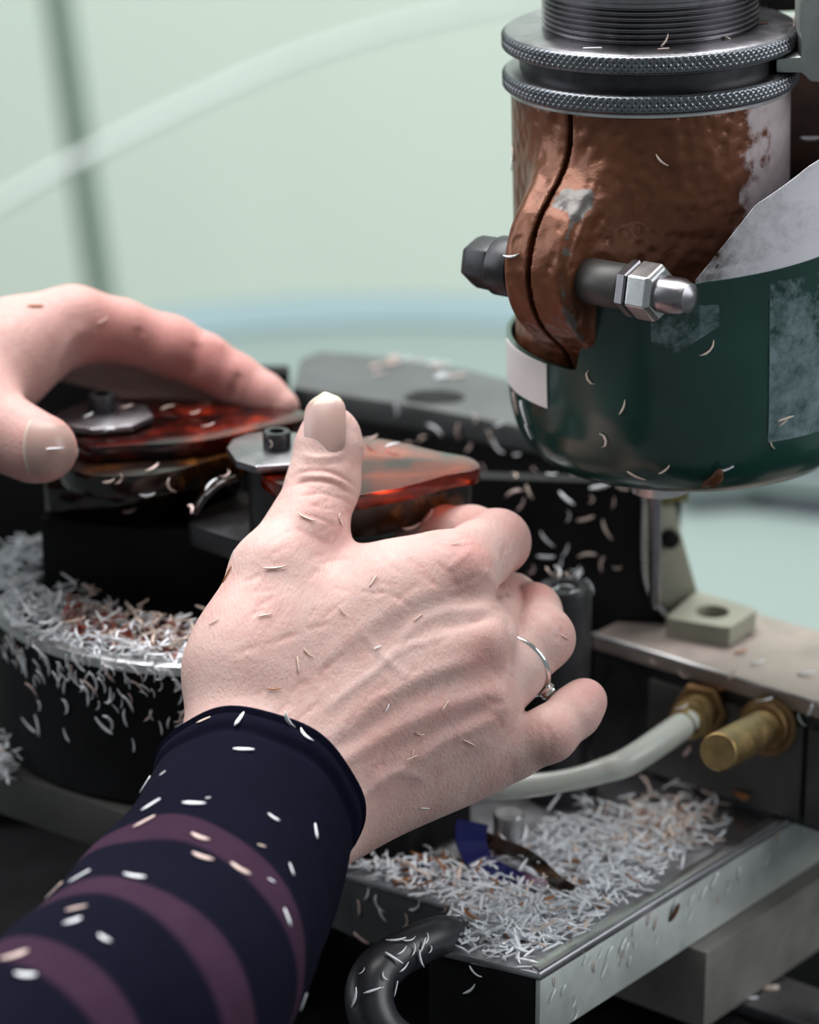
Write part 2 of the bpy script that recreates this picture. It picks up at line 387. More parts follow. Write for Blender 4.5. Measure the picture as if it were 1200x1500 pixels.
def bin_thing(name, px, py, z, sx, sy, sz, rot, mat, label, lab2=None):
    c = on(px, py, z); a = Vector((math.cos(rot), math.sin(rot), 0)); b = Vector((-math.sin(rot), math.cos(rot), 0))
    e = empty(name, (c.x, c.y, z), label, 'box')
    wv = .006; g = Geo()
    box(c + Z * .004, a, b, Z, sx, sy, .008, g)
    for s in (-1, 1):
        box(c + a * (s * (sx / 2 - wv / 2)) + Z * (sz / 2 + .004), a, b, Z, wv, sy, sz - .008, g); box(c + b * (s * (sy / 2 - wv / 2)) + Z * (sz / 2 + .004), a, b, Z, sx - 2 * wv, wv, sz - .008, g)
    build('box_body', g, mat, e, smooth=False)
    gg = Geo()
    for s in (-1, 1): box(c + a * (s * (sx / 2 + .003)) + Z * (sz - .006), a, b, Z, .006, sy + .012, .012, gg); box(c + b * (s * (sy / 2 + .003)) + Z * (sz - .006), a, b, Z, sx, .006, .012, gg)
    build('rim', gg, M['table'], e, smooth=False)
    return e
bin_thing('open_box', 1060, 724, -.30, .055, .05, .022, .2, M['mauve'], 'small grey mauve open box on the aqua table, just right of the chip guard')
bin_thing('open_box', 1195, 735, -.30, .05, .05, .026, -.35, M['mauve'], 'small grey mauve open box on the aqua table, cut by the right edge')

# ---------------------------------------------------------------- machine bed under everything
mb = empty('machine_base', (0, .1, -1.0), 'black machine base carrying the drum, tray and steel plates', 'machine')
build('bed', prism([Vector((-.45, -.16, 0)), Vector((.45, -.16, 0)), Vector((.45, .30, 0)), Vector((-.45, .30, 0))], -.30, -.215), M['black'], mb, .004)
build('plinth', prism([Vector((-.40, -.12, 0)), Vector((.40, -.12, 0)), Vector((.40, .26, 0)), Vector((-.40, .26, 0))], -1.0, -.30), M['black'], mb, .004)

# tray with its shavings
ZT = -.137
tb = [on(792, 1427, ZT), on(1330, 1092, ZT), on(1180, 1090, ZT), on(905, 1075, ZT), on(640, 1130, ZT), on(440, 1250, ZT), on(515, 1283, ZT), on(668, 1329, ZT), on(628, 1387, ZT)]
tray = empty('chip_tray', (tb[0].x, tb[0].y, -.162), 'sheet steel chip tray covered with white shavings, under the right hand', 'tray')
build('tray_top', prism(tb, -.1395, ZT), M['tray'], tray, .0006)
# walls under the top plate
def wall(name, pts, th, z0, z1, mat, parent, inward):
    g = Geo()
    for a, b in zip(pts[:-1], pts[1:]):
        dr = (b - a).normalized(); nr = Vector((dr.y, -dr.x, 0)) * inward
        q = [a, b, b + nr * th, a + nr * th]; prism([(p.x, p.y) for p in q], z0, z1, g)
    return build(name, g, mat, parent, .0004)
flat = lambda p: Vector((p.x, p.y, 0))
wall('side_panel', [flat(tb[0]), flat(tb[1])], .002, -.162, -.1397, M['tray_side'], tray, -1)
wall('front_panel', [flat(tb[8]), flat(tb[0]) + (flat(tb[8]) - flat(tb[0])).normalized() * .0021], .002, -.166, -.1397, M['black'], tray, -1)  # shade on the steel front face painted in as black
wall('notch_panel', [flat(tb[7]), flat(tb[8])], .002, -.166, -.1397, M['black'], tray, -1)
wall('rear_panel', [flat(tb[5]), flat(tb[6]), flat(tb[7])], .002, -.160, -.1397, M['charcoal'], tray, -1)
e0, e1 = flat(tb[0]), flat(tb[1]); dr = (e1 - e0).normalized(); nr = Vector((-dr.y, dr.x, 0))
build('rail', prism([e0 + nr * .0004, e1 + nr * .0004, e1 + nr * .0052, e0 + nr * .0052 + dr * .001], ZT, ZT + .0016), M['bright_steel'], tray, .0006)
# steel slab and plate below the tray
s0 = on(1035, 1398, -.163); s0 = flat(s0)
sl = [s0, s0 + dr * .22, s0 + dr * .22 + nr * .07, s0 + nr * .07]
tag(build('support_bar', prism(sl, -.192, -.1625), M['bar'], None, .0008), 'beige grey steel bar running under the right side of the chip tray', 'bar')
zb = -.1925
q0, q1, q2, q3 = on(1005, 1444, zb), on(1330, 1545, zb), on(1330, 1492, zb), on(1075, 1405, zb)
q4 = on(940, 1424, zb)
bp = empty('slide_plate', (q0.x, q0.y, -.215), 'dark polished slide plate with a sunken socket bolt at the lower right corner', 'plate')
build('plate', prism([q4, q0, q1, q2, q3], -.215, zb), M['steel'], bp, .0009)
bc = on(1032, 1437, zb)
build('bolt_head', lathe([(.0062, -.001), (.0062, .0012), (.0055, .0018), (.0036, .0018), (.0034, .0002), (0, .0002)], bc, n=36, close=False), M['black_oxide'], bp)
bk = on(900, 1465, -.195)
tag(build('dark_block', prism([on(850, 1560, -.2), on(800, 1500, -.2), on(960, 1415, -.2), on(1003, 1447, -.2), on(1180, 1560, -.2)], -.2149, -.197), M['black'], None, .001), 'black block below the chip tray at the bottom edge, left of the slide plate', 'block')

# handle on the tray
hp = catmull([at(676, 1372, 1.034), at(648, 1370, 1.016), at(612, 1384, 1.006), at(574, 1405, .999), at(548, 1432, .992), at(541, 1466, .988), at(553, 1502, .986), at(580, 1530, .986), at(625, 1555, .99), at(690, 1560, 1.0)], 8)
hd = empty('tray_handle', (hp[-1].x, hp[-1].y, hp[-1].z), 'black curved bar handle at the front corner of the chip tray', 'handle')
build('grip', tube(hp, lambda t: .0060 + .0018 * min(1, t * 2.2), 24), M['rubber_black'], hd)

tag(build('dark_block', prism([on(500, 1268, ZT), on(600, 1258, ZT), on(690, 1214, ZT), on(640, 1160, ZT), on(500, 1180, ZT)], ZT + .0001, ZT + .012), M['black'], None, .001), 'added black block darkening the shaded chip tray under the right hand', 'block')  # made-up block, put in to deepen the shadow under the hand
# ---------------------------------------------------------------- steel plate with brass fittings
ZP = -.088
a0, a1 = on(868, 928, ZP), on(1330, 1069, ZP)
vd = (flat(a1) - flat(a0)).normalized(); ud = Vector((-vd.y, vd.x, 0))
fb = empty('fitting_block', (a0.x, a0.y, -.137), 'steel block with pinkish ground top carrying the brass fittings', 'block')
pl = [flat(a0), flat(a1), flat(a1) + ud * .055, flat(a0) + ud * .055]
build('top_plate', prism(pl, ZP - .006, ZP), M['plate'], fb, .0006)
build('chamfer_edge', tube([pl[0] + Z * (ZP - .0004) + ud * .0004, (pl[0] + pl[1]) / 2 + Z * (ZP - .0004) + ud * .0004, pl[1] + Z * (ZP - .0004) + ud * .0004], .0007, 8), M['bright_steel'], fb)
pin = [p + ud * .0012 for p in pl[:2]] + [p - ud * .001 for p in pl[2:]]
build('body', prism(pin, -.1368, ZP - .006), M['black_oxide'], fb)
fc = lambda t, z, o=0: flat(a0) + vd * t - ud * (o - .0012) + Z * z
# recessed cover panel: raised frame strips
t_0, t_1 = .026, .092
build('cover_panel', prism([fc(t_0, 0, .0), fc(t_1, 0, .0), fc(t_1, 0, .0022), fc(t_0, 0, .0022)], -.1345, -.0985), M['dark_panel'], fb, .0008)
build('cover_panel', prism([fc(t_1 + .002, 0, .0), fc(t_1 + .05, 0, .0), fc(t_1 + .05, 0, .0022), fc(t_1 + .002, 0, .0022)], -.1345, -.0985), M['dark_panel'], fb, .0008)
dn = (-ud - V * .0 - Vector((.15, 0, .10))).normalized()
def hit_plane(px, py):   # point on the cover face
    r = (at(px, py, 1) - CAM); n_ = ud; p_ = flat(a0) - ud * .001; t = (p_ - CAM).dot(n_) / r.dot(n_); return CAM + r * t
b1 = hit_plane(1030, 1038); bd1 = (at(975, 1083, 1.075) - b1).normalized()
f1 = empty('hose_fitting', b1, 'tarnished brass hose barb with the clear hose pushed on', 'fitting')
build('barb', lathe([(.0080, -.003), (.0080, .002), (.0068, .003), (.0066, .009), (.0072, .0095), (.0072, .0115), (.0062, .012), (.0062, .0140), (.0068, .0145), (.0068, .0165), (.0055, .0172), (.0050, .024), (.0, .024)], b1, bd1, 36, close=False), M['brass'], f1)
build('lock_nut', lathe([(.0105, 0), (.0105, .0042), (.0095, .005), (.0082, .005)], b1, bd1, 6), M['brass_dirty'], f1, .0005, False)
b2 = hit_plane(1128, 1062); bd2 = (at(1052, 1102, 1.045) - b2).normalized(); L2 = (at(1052, 1102, 1.045) - b2).length
f2 = empty('plug_fitting', b2, 'plain brass rod plug sticking out of the block, right of the hose', 'fitting')
build('rod', lathe([(.0066, -.002), (.0066, L2 - .0006), (.0060, L2), (0, L2)], b2, bd2, 40, close=False), M['brass'], f2)
build('collar', lathe([(.0105, 0), (.0105, .003), (.0088, .004), (.0088, .0065), (.0078, .0075), (.0066, .0075)], b2, bd2, 36), M['brass_dirty'], f2)
he = b1 + bd1 * .0172
hpth = catmull([he, he + bd1 * .006, at(925, 1113, 1.068), at(880, 1130, 1.066), at(835, 1142, 1.066), at(780, 1150, 1.068), at(720, 1150, 1.072), at(660, 1130, 1.08), at(600, 1090, 1.09)], 8)
tag(build('air_hose', tube(hpth, lambda t: .0044 + .0006 * math.sin(t * 9), 20), M['hose']), 'milky clear plastic hose curving from the brass barb under the little finger', 'hose')

# ---------------------------------------------------------------- beige bracket and black body behind
ZB = ZP + .0002
br = empty('beige_bracket', on(1000, 900, ZB), 'beige cast bracket with a bolt hole standing on the steel block behind the probe', 'bracket')
fo = [on(975, 905, ZB + .007), on(1068, 920, ZB + .007), on(1112, 893, ZB + .007), on(1020, 866, ZB + .007)]
hc = sum(fo, Vector()) / 4
def plate_hole(pts, c, r, z0, z1, n=40):
    g = Geo(); ring = []; out = []
    P = [flat(p) for p in pts]; c = flat(c)
    for i in range(n):
        a = 2 * math.pi * i / n; dv = Vector((math.cos(a), math.sin(a), 0)); best = None
        for k in range(len(P)):
            A, B = P[k], P[(k + 1) % len(P)]; e = B - A; den = dv.x * e.y - dv.y * e.x
            if abs(den) < 1e-9: continue
            t = ((A - c).x * e.y - (A - c).y * e.x) / den; s = ((A - c).x * dv.y - (A - c).y * dv.x) / den
            if t > 0 and -1e-4 <= s <= 1.0001: best = t if best is None else min(best, t)
        out.append(c + dv * best); ring.append(c + dv * r)
    v = [p + Z * z1 for p in out] + [p + Z * z1 for p in ring] + [p + Z * z0 for p in ring] + [p + Z * z0 for p in out]
    f = []
    for k in range(4):
        for i in range(n): j = (i + 1) % n; f.append((k * n + i, k * n + j, ((k + 1) % 4) * n + j, ((k + 1) % 4) * n + i))
    return g.add(v, f)
build('foot', plate_hole(fo, hc, .0062, ZB, ZB + .007), M['beige'], br)
# web: a plate standing along the rear of the foot with a sloping edge
wq = [on(950, 872, ZB + .007), on(1022, 866, ZB + .007)]
wd = (wq[1] - wq[0]).normalized(); wl = (wq[1] - wq[0]).length; wn = Vector((-wd.y, wd.x, 0))
web2 = [(-.004, 0), (wl, 0), (wl * .62, .024), (wl * .50, .034), (-.004, .036)]
g = Geo(); n = len(web2); base = flat(wq[0]) + Z * (ZB + .007)
vv = [base + wd * x + Z * z for x, z in web2] + [base + wd * x + Z * z + wn * .008 for x, z in web2]
g.add(vv, [tuple(range(n)), tuple(range(2 * n - 1, n - 1, -1))] + [(i, n + i, n + (i + 1) % n, (i + 1) % n) for i in range(n)])
g = build('web', g, M['beige'], br, .0008)
build('web_foot', prism([flat(wq[0]) - wd * .004, flat(wq[1]), flat(wq[1]) + wn * .008, flat(wq[0]) - wd * .004 + wn * .008], ZB, ZB + .0071), M['beige'], br)
wc = base + wd * (wl * .38) + Z * .022
build('bolt_head', lathe([(.0034, .0), (.0034, .003), (.0022, .0035), (0, .0035)], wc - wn * 0, -wn, 24, close=False), M['black'], br)
cp = base + Z * .036
build('pad', box(cp + wd * (wl * .2) + Z * .006 + wn * .004, wd, wn, Z, .020, .012, .012), M['olive'], br, .001)
# black clamp body
ZJ = -.03
j = [on(428, 567, ZJ), on(608, 594, ZJ), on(758, 623, ZJ), on(905, 655, ZJ), on(1010, 618, ZJ), on(840, 580, ZJ), on(690, 541, ZJ), on(540, 519, ZJ), on(470, 513, ZJ), on(440, 524, ZJ)]
cb = empty('clamp_beam', (j[2].x, j[2].y, -.215), 'long charcoal beam with a rounded slot behind the amber plates', 'machine beam')
build('beam', prism(j, ZJ - .010, ZJ), M['charcoal'], cb, .0015)
sc_ = [on(x, y, ZJ) for x, y in ((590, 582), (612, 573), (650, 572), (676, 577), (682, 584), (668, 590), (630, 592), (600, 589))]
build('slot', prism(sc_, ZJ - .002, ZJ + .0003), M['black'], cb, .0001)
jj = [flat(p) + ((flat(j[8]) + flat(j[4])) / 2 - flat(p)) * .03 for p in (j[0], j[2], j[3], j[4], j[8], j[9])]
jb = build('beam_body', prism(jj, -.215, ZJ - .010), M['black'], cb)
# column nearer to the probe: its right flank curves out at the foot
c0 = on(700, 905, ZP); c1 = on(878, 905, ZP)
cl = empty('column_body', (c1.x, c1.y, -.137), 'black machine column sprinkled with white shavings behind the right hand', 'machine column')
cw = flat(on(905, 912, ZP)); cdir = Vector((1, -.10, 0)).normalized(); cnrm = Vector((.10, 1, 0)).normalized()
prof = [(-.12, -.05), (.006, -.05), (.006, .0), (.0205, .0), (.0150, .006), (.0105, .013), (.0085, .020), (.0078, .032), (.0078, .054), (-.12, .054)]
g = Geo(); n = len(prof); b_ = cw + Z * ZP
vv = [b_ + cdir * x + Z * z for x, z in prof] + [b_ + cdir * x + Z * z + cnrm * .008 for x, z in prof]
g.add(vv, [tuple(range(n)), tuple(range(2 * n - 1, n - 1, -1))] + [(i, n + i, n + (i + 1) % n, (i + 1) % n) for i in range(n)])
build('column', g, M['black'], cl, .0005)
ed = [b_ + cdir * x + Z * z - cnrm * .0002 for x, z in ((.0205, .001), (.0155, .006), (.011, .013), (.009, .020), (.0083, .032), (.0083, .049))]
build('edge_strip', tube(catmull(ed, 4), .0007, 8), M['bright_steel'], cl)
# round post at the right of the hand
pc = on(828, 850, -.055)
pt = empty('round_post', (pc.x, pc.y, -.137), 'short dark round post topped with shavings beside the ring finger', 'post')
build('post', lathe([(.0095, -.137), (.0095, -.059), (.0088, -.057), (.0050, -.057), (.0045, -.059), (0, -.059)], (pc.x, pc.y, 0), n=48, close=False), M['black_oxide'], pt)
build('flange', lathe([(.0125, -.137), (.0125, -.131), (.0095, -.130)], (pc.x, pc.y, 0), n=48), M['black_oxide'], pt)

# ---------------------------------------------------------------- drum and fixture
ZD = -.064
DC = flat(on(318, 845, ZD)); DR = DC.y - on(318, 976, ZD).y
dm = empty('round_drum', (DC.x, DC.y, -.215), 'black round drum with a white rim heaped with shavings, left of the sleeve', 'drum')
build('drum_wall', lathe([(DR - .006, -.117), (DR - .001, -.116), (DR - .001, -.0665), (DR - .004, -.0655), (0, -.0655)], DC, n=128, close=False), M['black'], dm)
build('rim_ring', lathe([(DR - .0012, -.0682), (DR, -.0678), (DR, -.0645), (DR - .001, -.0640), (DR - .0045, -.0640), (DR - .0045, -.0655)], DC, n=128, close=False), M['bright_steel'], dm)
build('drum_foot', lathe([(.045, -.215), (.045, -.117)], DC, n=64), M['black'], dm)
g0, g1 = on(-260, 1040, -.118), on(245, 1213, -.118)
gd = (flat(g1) - flat(g0)).normalized(); gn = Vector((-gd.y, gd.x, 0))
tag(build('bench_bar', prism([flat(g0), flat(g1) + gd * .06, flat(g1) + gd * .06 + gn * .012, flat(g0) + gn * .012], -.135, -.118), M['bench'], None, .0008), 'grey steel bar in front of the drum foot at the left edge', 'bar')

# fixture on the drum
fx = empty('lens_fixture', (on(150, 875, ZD).x, on(150, 875, ZD).y, ZD), 'black fixture block with two clamp columns, socket screws and steel washers', 'fixture')
def poly(z, *pts): return [on(x, y, z) for x, y in pts]
zl = -.0295
blk = poly(ZD, (64, 868), (205, 882), (330, 880), (420, 850), (300, 800), (90, 800))
build('fixture_block', prism([flat(p) for p in blk], -.0655, -.0365), M['black'], fx, .001)
rb_ = [flat(at(-240, 700, 1.225)), flat(at(425, 700, 1.225))]
build('rear_backing', prism([rb_[0], rb_[1], rb_[1] + Vector((0, .010, 0)), rb_[0] + Vector((0, .010, 0))], -.2149, at(100, 528, 1.225).z), M['black'], fx, .001)  # black backing added to keep the gaps behind the left hand dark
c1_ = flat(on(155, 700, -.026)); c2_ = flat(on(395, 745, -.030))
w1c = on(152, 607, 0); w2c = on(403, 655, 0)
def clamp(c, ztop, zbot, px, washer_pts, scr):
    build('clamp_column', lathe([(.0092, zbot), (.0092, ztop - .0032), (.0088, ztop - .0028)], (c.x, c.y, 0), n=40), M['black_oxide'], fx)
    wz = ztop
    build('washer', prism([(p.x, p.y) for p in washer_pts], wz - .0028, wz), M['steel'], fx, .0009)
    s = build('socket_screw', lathe([(.0046, wz), (.0048, wz + .0005), (.0048, wz + .0052), (.0043, wz + .0058), (.0026, wz + .0058), (.0025, wz + .0025), (0, wz + .0025)], (scr.x, scr.y, 0), n=32, close=False), M['black_oxide'], fx)
def octo(c, rx, ry, rot, cut=.45, n=8):
    pts = []
    for i in range(n):
        a = 2 * math.pi * (i + .5) / n; x, y = rx * math.cos(a) / math.cos(math.pi / n), ry * math.sin(a) / math.cos(math.pi / n)
        pts.append(Vector((c.x + x * math.cos(rot) - y * math.sin(rot), c.y + x * math.sin(rot) + y * math.cos(rot), 0)))
    return pts
clamp(Vector((w1c.x, w1c.y, 0)), 0, -.0255, 0, octo(w1c, .0165, .0145, .3), on(150, 600, .0))
ws = [on(x, y, 0) for x, y in ((332, 655), (340, 643), (362, 634), (400, 630), (450, 634), (476, 650), (470, 668), (440, 679), (375, 683), (345, 674))]
clamp(Vector((w2c.x, w2c.y, 0)), 0, -.0300, 0, ws, on(406, 655, 0))
# plates held by the clamps
def slab(name, z0, z1, pts, mat, label, cat, bev=.0008):
    P = catmull_closed([on(x, y, z1) for x, y in pts], 4); return tag(build(name, prism(P, z0, z1), mat, None, bev), label, cat)
def catmull_closed(P, k):
    n = len(P); out = []
    for i in range(n):
        a, b, c, d = P[i - 1], P[i], P[(i + 1) % n], P[(i + 2) % n]
        for jx in range(k):
            t = jx / k; out.append(.5 * (2 * b + (c - a) * t + (2 * a - 5 * b + 4 * c - d) * t * t + (3 * b - a - 3 * c + d) * t ** 3))
    return out
slab('amber_plate', -.0090, -.0034, [(120, 652), (180, 652), (290, 646), (380, 628), (452, 612), (436, 600), (330, 588), (230, 582), (130, 586), (96, 610)], M['amber_dark'], 'rear amber acetate plate clamped under the left washer, held by the left hand', 'acetate plate')
slab('amber_plate', -.0090, -.0036, [(392, 700), (470, 730), (540, 722), (610, 708), (660, 694), (702, 686), (690, 670), (640, 660), (570, 644), (510, 640), (430, 655), (385, 680)], M['amber'], 'front amber acetate plate with glowing edge, clamped behind the right thumb', 'acetate plate')
slab('tortoise_plate', -.0180, -.0095, [(110, 690), (170, 697), (250, 690), (330, 668), (430, 650), (430, 628), (330, 608), (200, 600), (110, 620), (80, 660)], M['tortoise'], 'dark tortoiseshell plate directly below the rear amber plate', 'acetate plate')
slab('tortoise_plate', -.0355, -.0262, [(66, 713), (120, 716), (190, 716), (250, 706), (300, 690), (338, 700), (352, 676), (300, 650), (180, 650), (80, 672)], M['tortoise'], 'mottled brown tortoiseshell plate with amber edge, lowest below the left washer', 'acetate plate')
slab('base_plate', -.0385, -.0305, [(276, 762), (300, 776), (378, 798), (460, 812), (560, 806), (640, 782), (662, 764), (640, 742), (560, 724), (450, 712), (370, 720), (315, 738)], M['black_oxide'], 'black metal base plate beneath the front amber plate and its clamp', 'plate')
slab('tortoise_plate', -.0225, -.0105, [(420, 705), (480, 738), (550, 736), (620, 722), (680, 706), (690, 694), (640, 676), (560, 660), (470, 660)], M['tortoise'], 'dark tortoiseshell plate directly below the front amber plate', 'acetate plate')
ar = [at(283, 752, 1.062), at(300, 727, 1.062), at(322, 708, 1.064), at(345, 700, 1.066)]
tag(build('curled_offcut', tube(catmull(ar, 6), .0022, 12, None, .5), M['tortoise']), 'curled olive brown offcut leaning beside the second clamp column', 'offcut')
# ---------------------------------------------------------------- milling head
HO = Vector((.0794, .0814, .1204)); HT = R(-1.76)
head = empty('milling_head', HO, 'copper painted milling head with knurled steel collars and green chip guard', 'milling head')
head.rotation_euler = (0, HT, 0)
HB = lambda name, g, mat, parent=None, **k: build(name, g, mat, parent or head, local=True, **k)
def child_local(o, parent):   # sub-part: the parent's own origin is its offset inside the head
    o.parent = parent; o.location = o.location - parent.location; return o
def knurl(z0, z1, r, nt=132, parent=None, name='knurled_collar', rin=.036):
    g = Geo(); NT = nt * 4; NZ = 14; v = []; f = []
    zs = [z0 + (z1 - z0) * i / NZ for i in range(NZ + 1)]
    for z in zs:
        for i in range(NT):
            a = i / NT; k1 = (a * nt + (z - z0) / .0024) % 1; k2 = (a * nt - (z - z0) / .0024) % 1
            hgt = min(abs(k1 - .5), abs(k2 - .5)) * 2
            edge = min(1, min(z - z0, z1 - z) / .0007); rr = r - .0010 + (.0011 * (1 - hgt)) * max(0, edge) - .0004 * (1 - max(0, edge))
            v.append((rr * math.cos(2 * math.pi * a), rr * math.sin(2 * math.pi * a), z))
    for jz in range(NZ):
        for i in range(NT): f.append((jz * NT + i, jz * NT + (i + 1) % NT, (jz + 1) * NT + (i + 1) % NT, (jz + 1) * NT + i))
    g.add(v, f); o = HB(name, g, M['knurl'], smooth=True, angle=60)
    return o
def collar(z0, z1, r):
    knurl(z0 + .0006, z1 - .0006, r, name='knurled_collar')
    HB('collar_face', lathe([(.036, z0), (r - .0024, z0), (r - .0012, z0 + .0006), (r - .0012, z0 + .0012), (.038, z0 + .0012)], n=128, close=False), M['steel'])
    HB('collar_face', lathe([(.034, z1 - .0012), (r - .0012, z1 - .0012), (r - .0012, z1 - .0006), (r - .0026, z1), (.034, z1)], n=128, close=False), M['steel'])
collar(0, .0072, .0488); collar(.0128, .0200, .0488)
HB('collar_spacer', lathe([(.043, .0070), (.0432, .0100), (.043, .0130)], n=96), M['black_oxide'])
pr = [(.0355, .0195)]; z = .0195
while z < .0312: pr += [(.0355, z + .0003), (.0341, z + .0009), (.0341, z + .0011), (.0355, z + .0017)]; z += .0018
pr += [(.0355, z + .0012), (.0362, z + .0016), (.0362, z + .0060), (.0352, z + .0070), (.0325, z + .0070), (.0325, z + .001), (.012, z + .001), (.012, z + .09)]
HB('threaded_sleeve', lathe(pr, n=128), M['steel'], angle=25)
HB('collar_ring', lathe([(.0462, -.0010), (.0468, -.0007), (.0468, .0002), (.044, .0002)], n=128), M['bright_steel'])
# copper casting with split clamp lug
PHI = R(38); ER = np.array([-math.sin(PHI), -math.cos(PHI), 0]); ET = np.array([math.cos(PHI), -math.sin(PHI), 0])
def cast(p):
    r = np.sqrt(p[:, 0] ** 2 + p[:, 1] ** 2); cyl = np.maximum(r - .0460, np.maximum(p[:, 2] + .0008, -.088 - p[:, 2]))
    a = p @ ER.astype(np.float32); t = p @ ET.astype(np.float32); z = p[:, 2]
    q = np.clip((a - .020) / .022, 0, 1)
    d2 = np.sqrt((a - (.020 + .022 * q)) ** 2 + (z + .0490) ** 2) - (.0255 + .0025 * q)
    dt = np.abs(t - .0015) - .0128
    dx, dy = np.maximum(d2 + .004, 0), np.maximum(dt + .004, 0)
    lug = np.sqrt(dx * dx + dy * dy) + np.minimum(np.maximum(d2 + .004, dt + .004), 0) - .004
    lug = np.maximum(lug, .012 - a)
    d = smin(cyl, lug, .016)
    slit = np.maximum(np.abs(t + .0) - .00095, .030 - a)
    d = np.maximum(d, -slit)
    return d
v, q = surface(cast, (-.062, -.068, -.092), (.052, .052, .003), .00062, 2)
o = link('clamp_housing', np_mesh('clamp_housing', v, q, M['copper']), head); WPOS['clamp_housing'] = Vector()
tt = v @ ET; aa = v @ ER; zz = v[:, 2]; ang = np.degrees(np.arctan2(v[:, 0], -v[:, 1]))
wear = np.zeros(len(v))
def blob(P, r): return np.exp(-((v - np.array(P)) ** 2).sum(1) / (r * r))
rimw = np.exp(-((tt - .0125) / .0022) ** 2) * np.exp(-((aa - .063) / .010) ** 2) * .62
rimw += np.exp(-((tt + .0105) / .0016) ** 2) * np.exp(-((aa - .066) / .006) ** 2) * .5
wear += rimw
pt_ = lambda a, t, z: tuple(ER * a + ET * t + np.array([0, 0, z]))
wear += .62 * np.exp(-((tt - .0080) / .0070) ** 4) * np.exp(-((zz + .0255) / .0036) ** 4) * (aa > .045)
face_attr(o, 'wear', wear * 1.0)
dustv = np.clip((ang - 30) / 22, -1, .62) + np.clip((-zz - .030 - (38 - ang) * .0006) / .02, 0, .5) * (ang > 0)
dustv = np.where(ang > 34, np.maximum(dustv, .34 + (ang - 34) * .02), np.minimum(dustv, .5)); dustv = np.where(ang > 150, 0, dustv)
face_attr(o, 'dust', np.clip(dustv, 0, .9))
# clamp bolt
bo = Vector(ER * .0575) + Z * -.0510; bt = Vector(ET)
blt = HB('clamp_bolt', lathe([(.0050, -.030), (.0050, .052)], bo, bt, 32), M['black_oxide'])
def sub(name, prof, n, mat, **k): return child_local(HB(name, lathe(prof, bo, bt, n, phase=.3), mat, **k), blt)
sub('bolt_head', [(.0001, -.0330), (.0050, -.0328), (.0078, -.0310), (.0088, -.0285), (.0090, -.0215), (.0084, -.0205)], 6, M['black_oxide'], bevel=.0009)
sub('bolt_washer', [(.0096, -.0205), (.0098, -.0200), (.0098, -.0125), (.0096, -.0120)], 40, M['black_oxide'], bevel=.0004)
sub('spacer', [(.0070, .0125), (.0074, .0130), (.0074, .0290), (.0070, .0295)], 40, M['dark_panel'])
sub('lock_nut', [(.0078, .0295), (.0090, .0303), (.0092, .0330), (.0084, .0335)], 6, M['steel'], smooth=False)
sub('hex_nut', [(.0082, .0337), (.0094, .0346), (.0094, .0415), (.0080, .0430)], 6, M['bright_steel'], smooth=False, bevel=.0005)
sub('bolt_end', [(.0060, .0430), (.0060, .0500), (.0048, .0532), (.0020, .0546), (0.0001, .0548)], 32, M['steel'])
# chip guard
GC = Vector((.0128, 0, 0)); GR = .0620
def ztop(ps):
    d_ = math.degrees(ps)
    if d_ < -150 or d_ > 165: return -.060
    if d_ < -41: return -.0835
    if d_ < -36: return -.0835 + .0255 * (d_ + 41) / 5
    return float(np.interp(d_, [-36, 0, 45, 95, 165], [-.058, -.0505, -.0460, -.042, -.060]))
def gp(ps, z, off=0):
    "guard shell: angle from the camera side, height, offset outward"
    zz_ = [-.1270, -.1262, -.1240, -.1200, -.1145, -.1070, -.0980, -.02]; rr_ = [.0440, .0490, .0532, .0568, .0595, .0612, .0620, .0620]
    r = float(np.interp(z, zz_, rr_)) + off
    return GC + Vector((r * math.sin(ps), -r * math.cos(ps), z))
def shell(p0, p1, zlo, zhi, off, th, n, m):
    g = Geo(); v = []; f = []
    for s in (0, 1):
        for i in range(n + 1):
            ps = p0 + (p1 - p0) * i / n; a = zlo(ps); b = zhi(ps)
            for k in range(m + 1): v.append(gp(ps, a + (b - a) * k / m, off - (th if s else 0)))
    w_ = (n + 1) * (m + 1); I = lambda s, i, k: s * w_ + i * (m + 1) + k
    for i in range(n):
        for k in range(m):
            f.append((I(0, i, k), I(0, i + 1, k), I(0, i + 1, k + 1), I(0, i, k + 1))); f.append((I(1, i, k), I(1, i, k + 1), I(1, i + 1, k + 1), I(1, i + 1, k)))
        f.append((I(0, i, 0), I(1, i, 0), I(1, i + 1, 0), I(0, i + 1, 0))); f.append((I(0, i, m), I(0, i + 1, m), I(1, i + 1, m), I(1, i, m)))
    for k in range(m): f.append((I(0, 0, k), I(0, 0, k + 1), I(1, 0, k + 1), I(1, 0, k))); f.append((I(0, n, k), I(1, n, k), I(1, n, k + 1), I(0, n, k + 1)))
    g.add(v, f); return g
guard = HB('chip_guard', shell(-math.pi, math.pi, lambda p: -.127, ztop, 0, .0016, 220, 26), M['guard'], angle=50)
def gsub(name, g, mat, fn=None, parent=guard, **k):
    o = HB(name, g, mat, **k); 
    if fn:
        b = o.location.copy(); face_attr(o, 'cover', [fn(Vector(vx.co) + b) for vx in o.data.vertices])
    return child_local(o, parent)
gsub('guard_bottom', lathe([(.0438, -.1272), (.0442, -.1268), (.0435, -.1258), (.001, -.1258)], GC, n=96), M['guard'])
gsub('white_label', shell(R(-84), R(-53), lambda p: -.0990, lambda p: -.0838, .0006, .0005, 20, 4), M['white_label'])['label'] = 'plain white sticker strip round the left of the guard'
psi = lambda P: math.degrees(math.atan2(P.x - GC.x, -(P.y - GC.y)))
film_top = lambda p: float(np.interp(math.degrees(p), [-3, 6, 15, 33, 45, 90, 120], [-.0500, -.038, -.0265, -.0165, -.0125, -.006, -.006]))
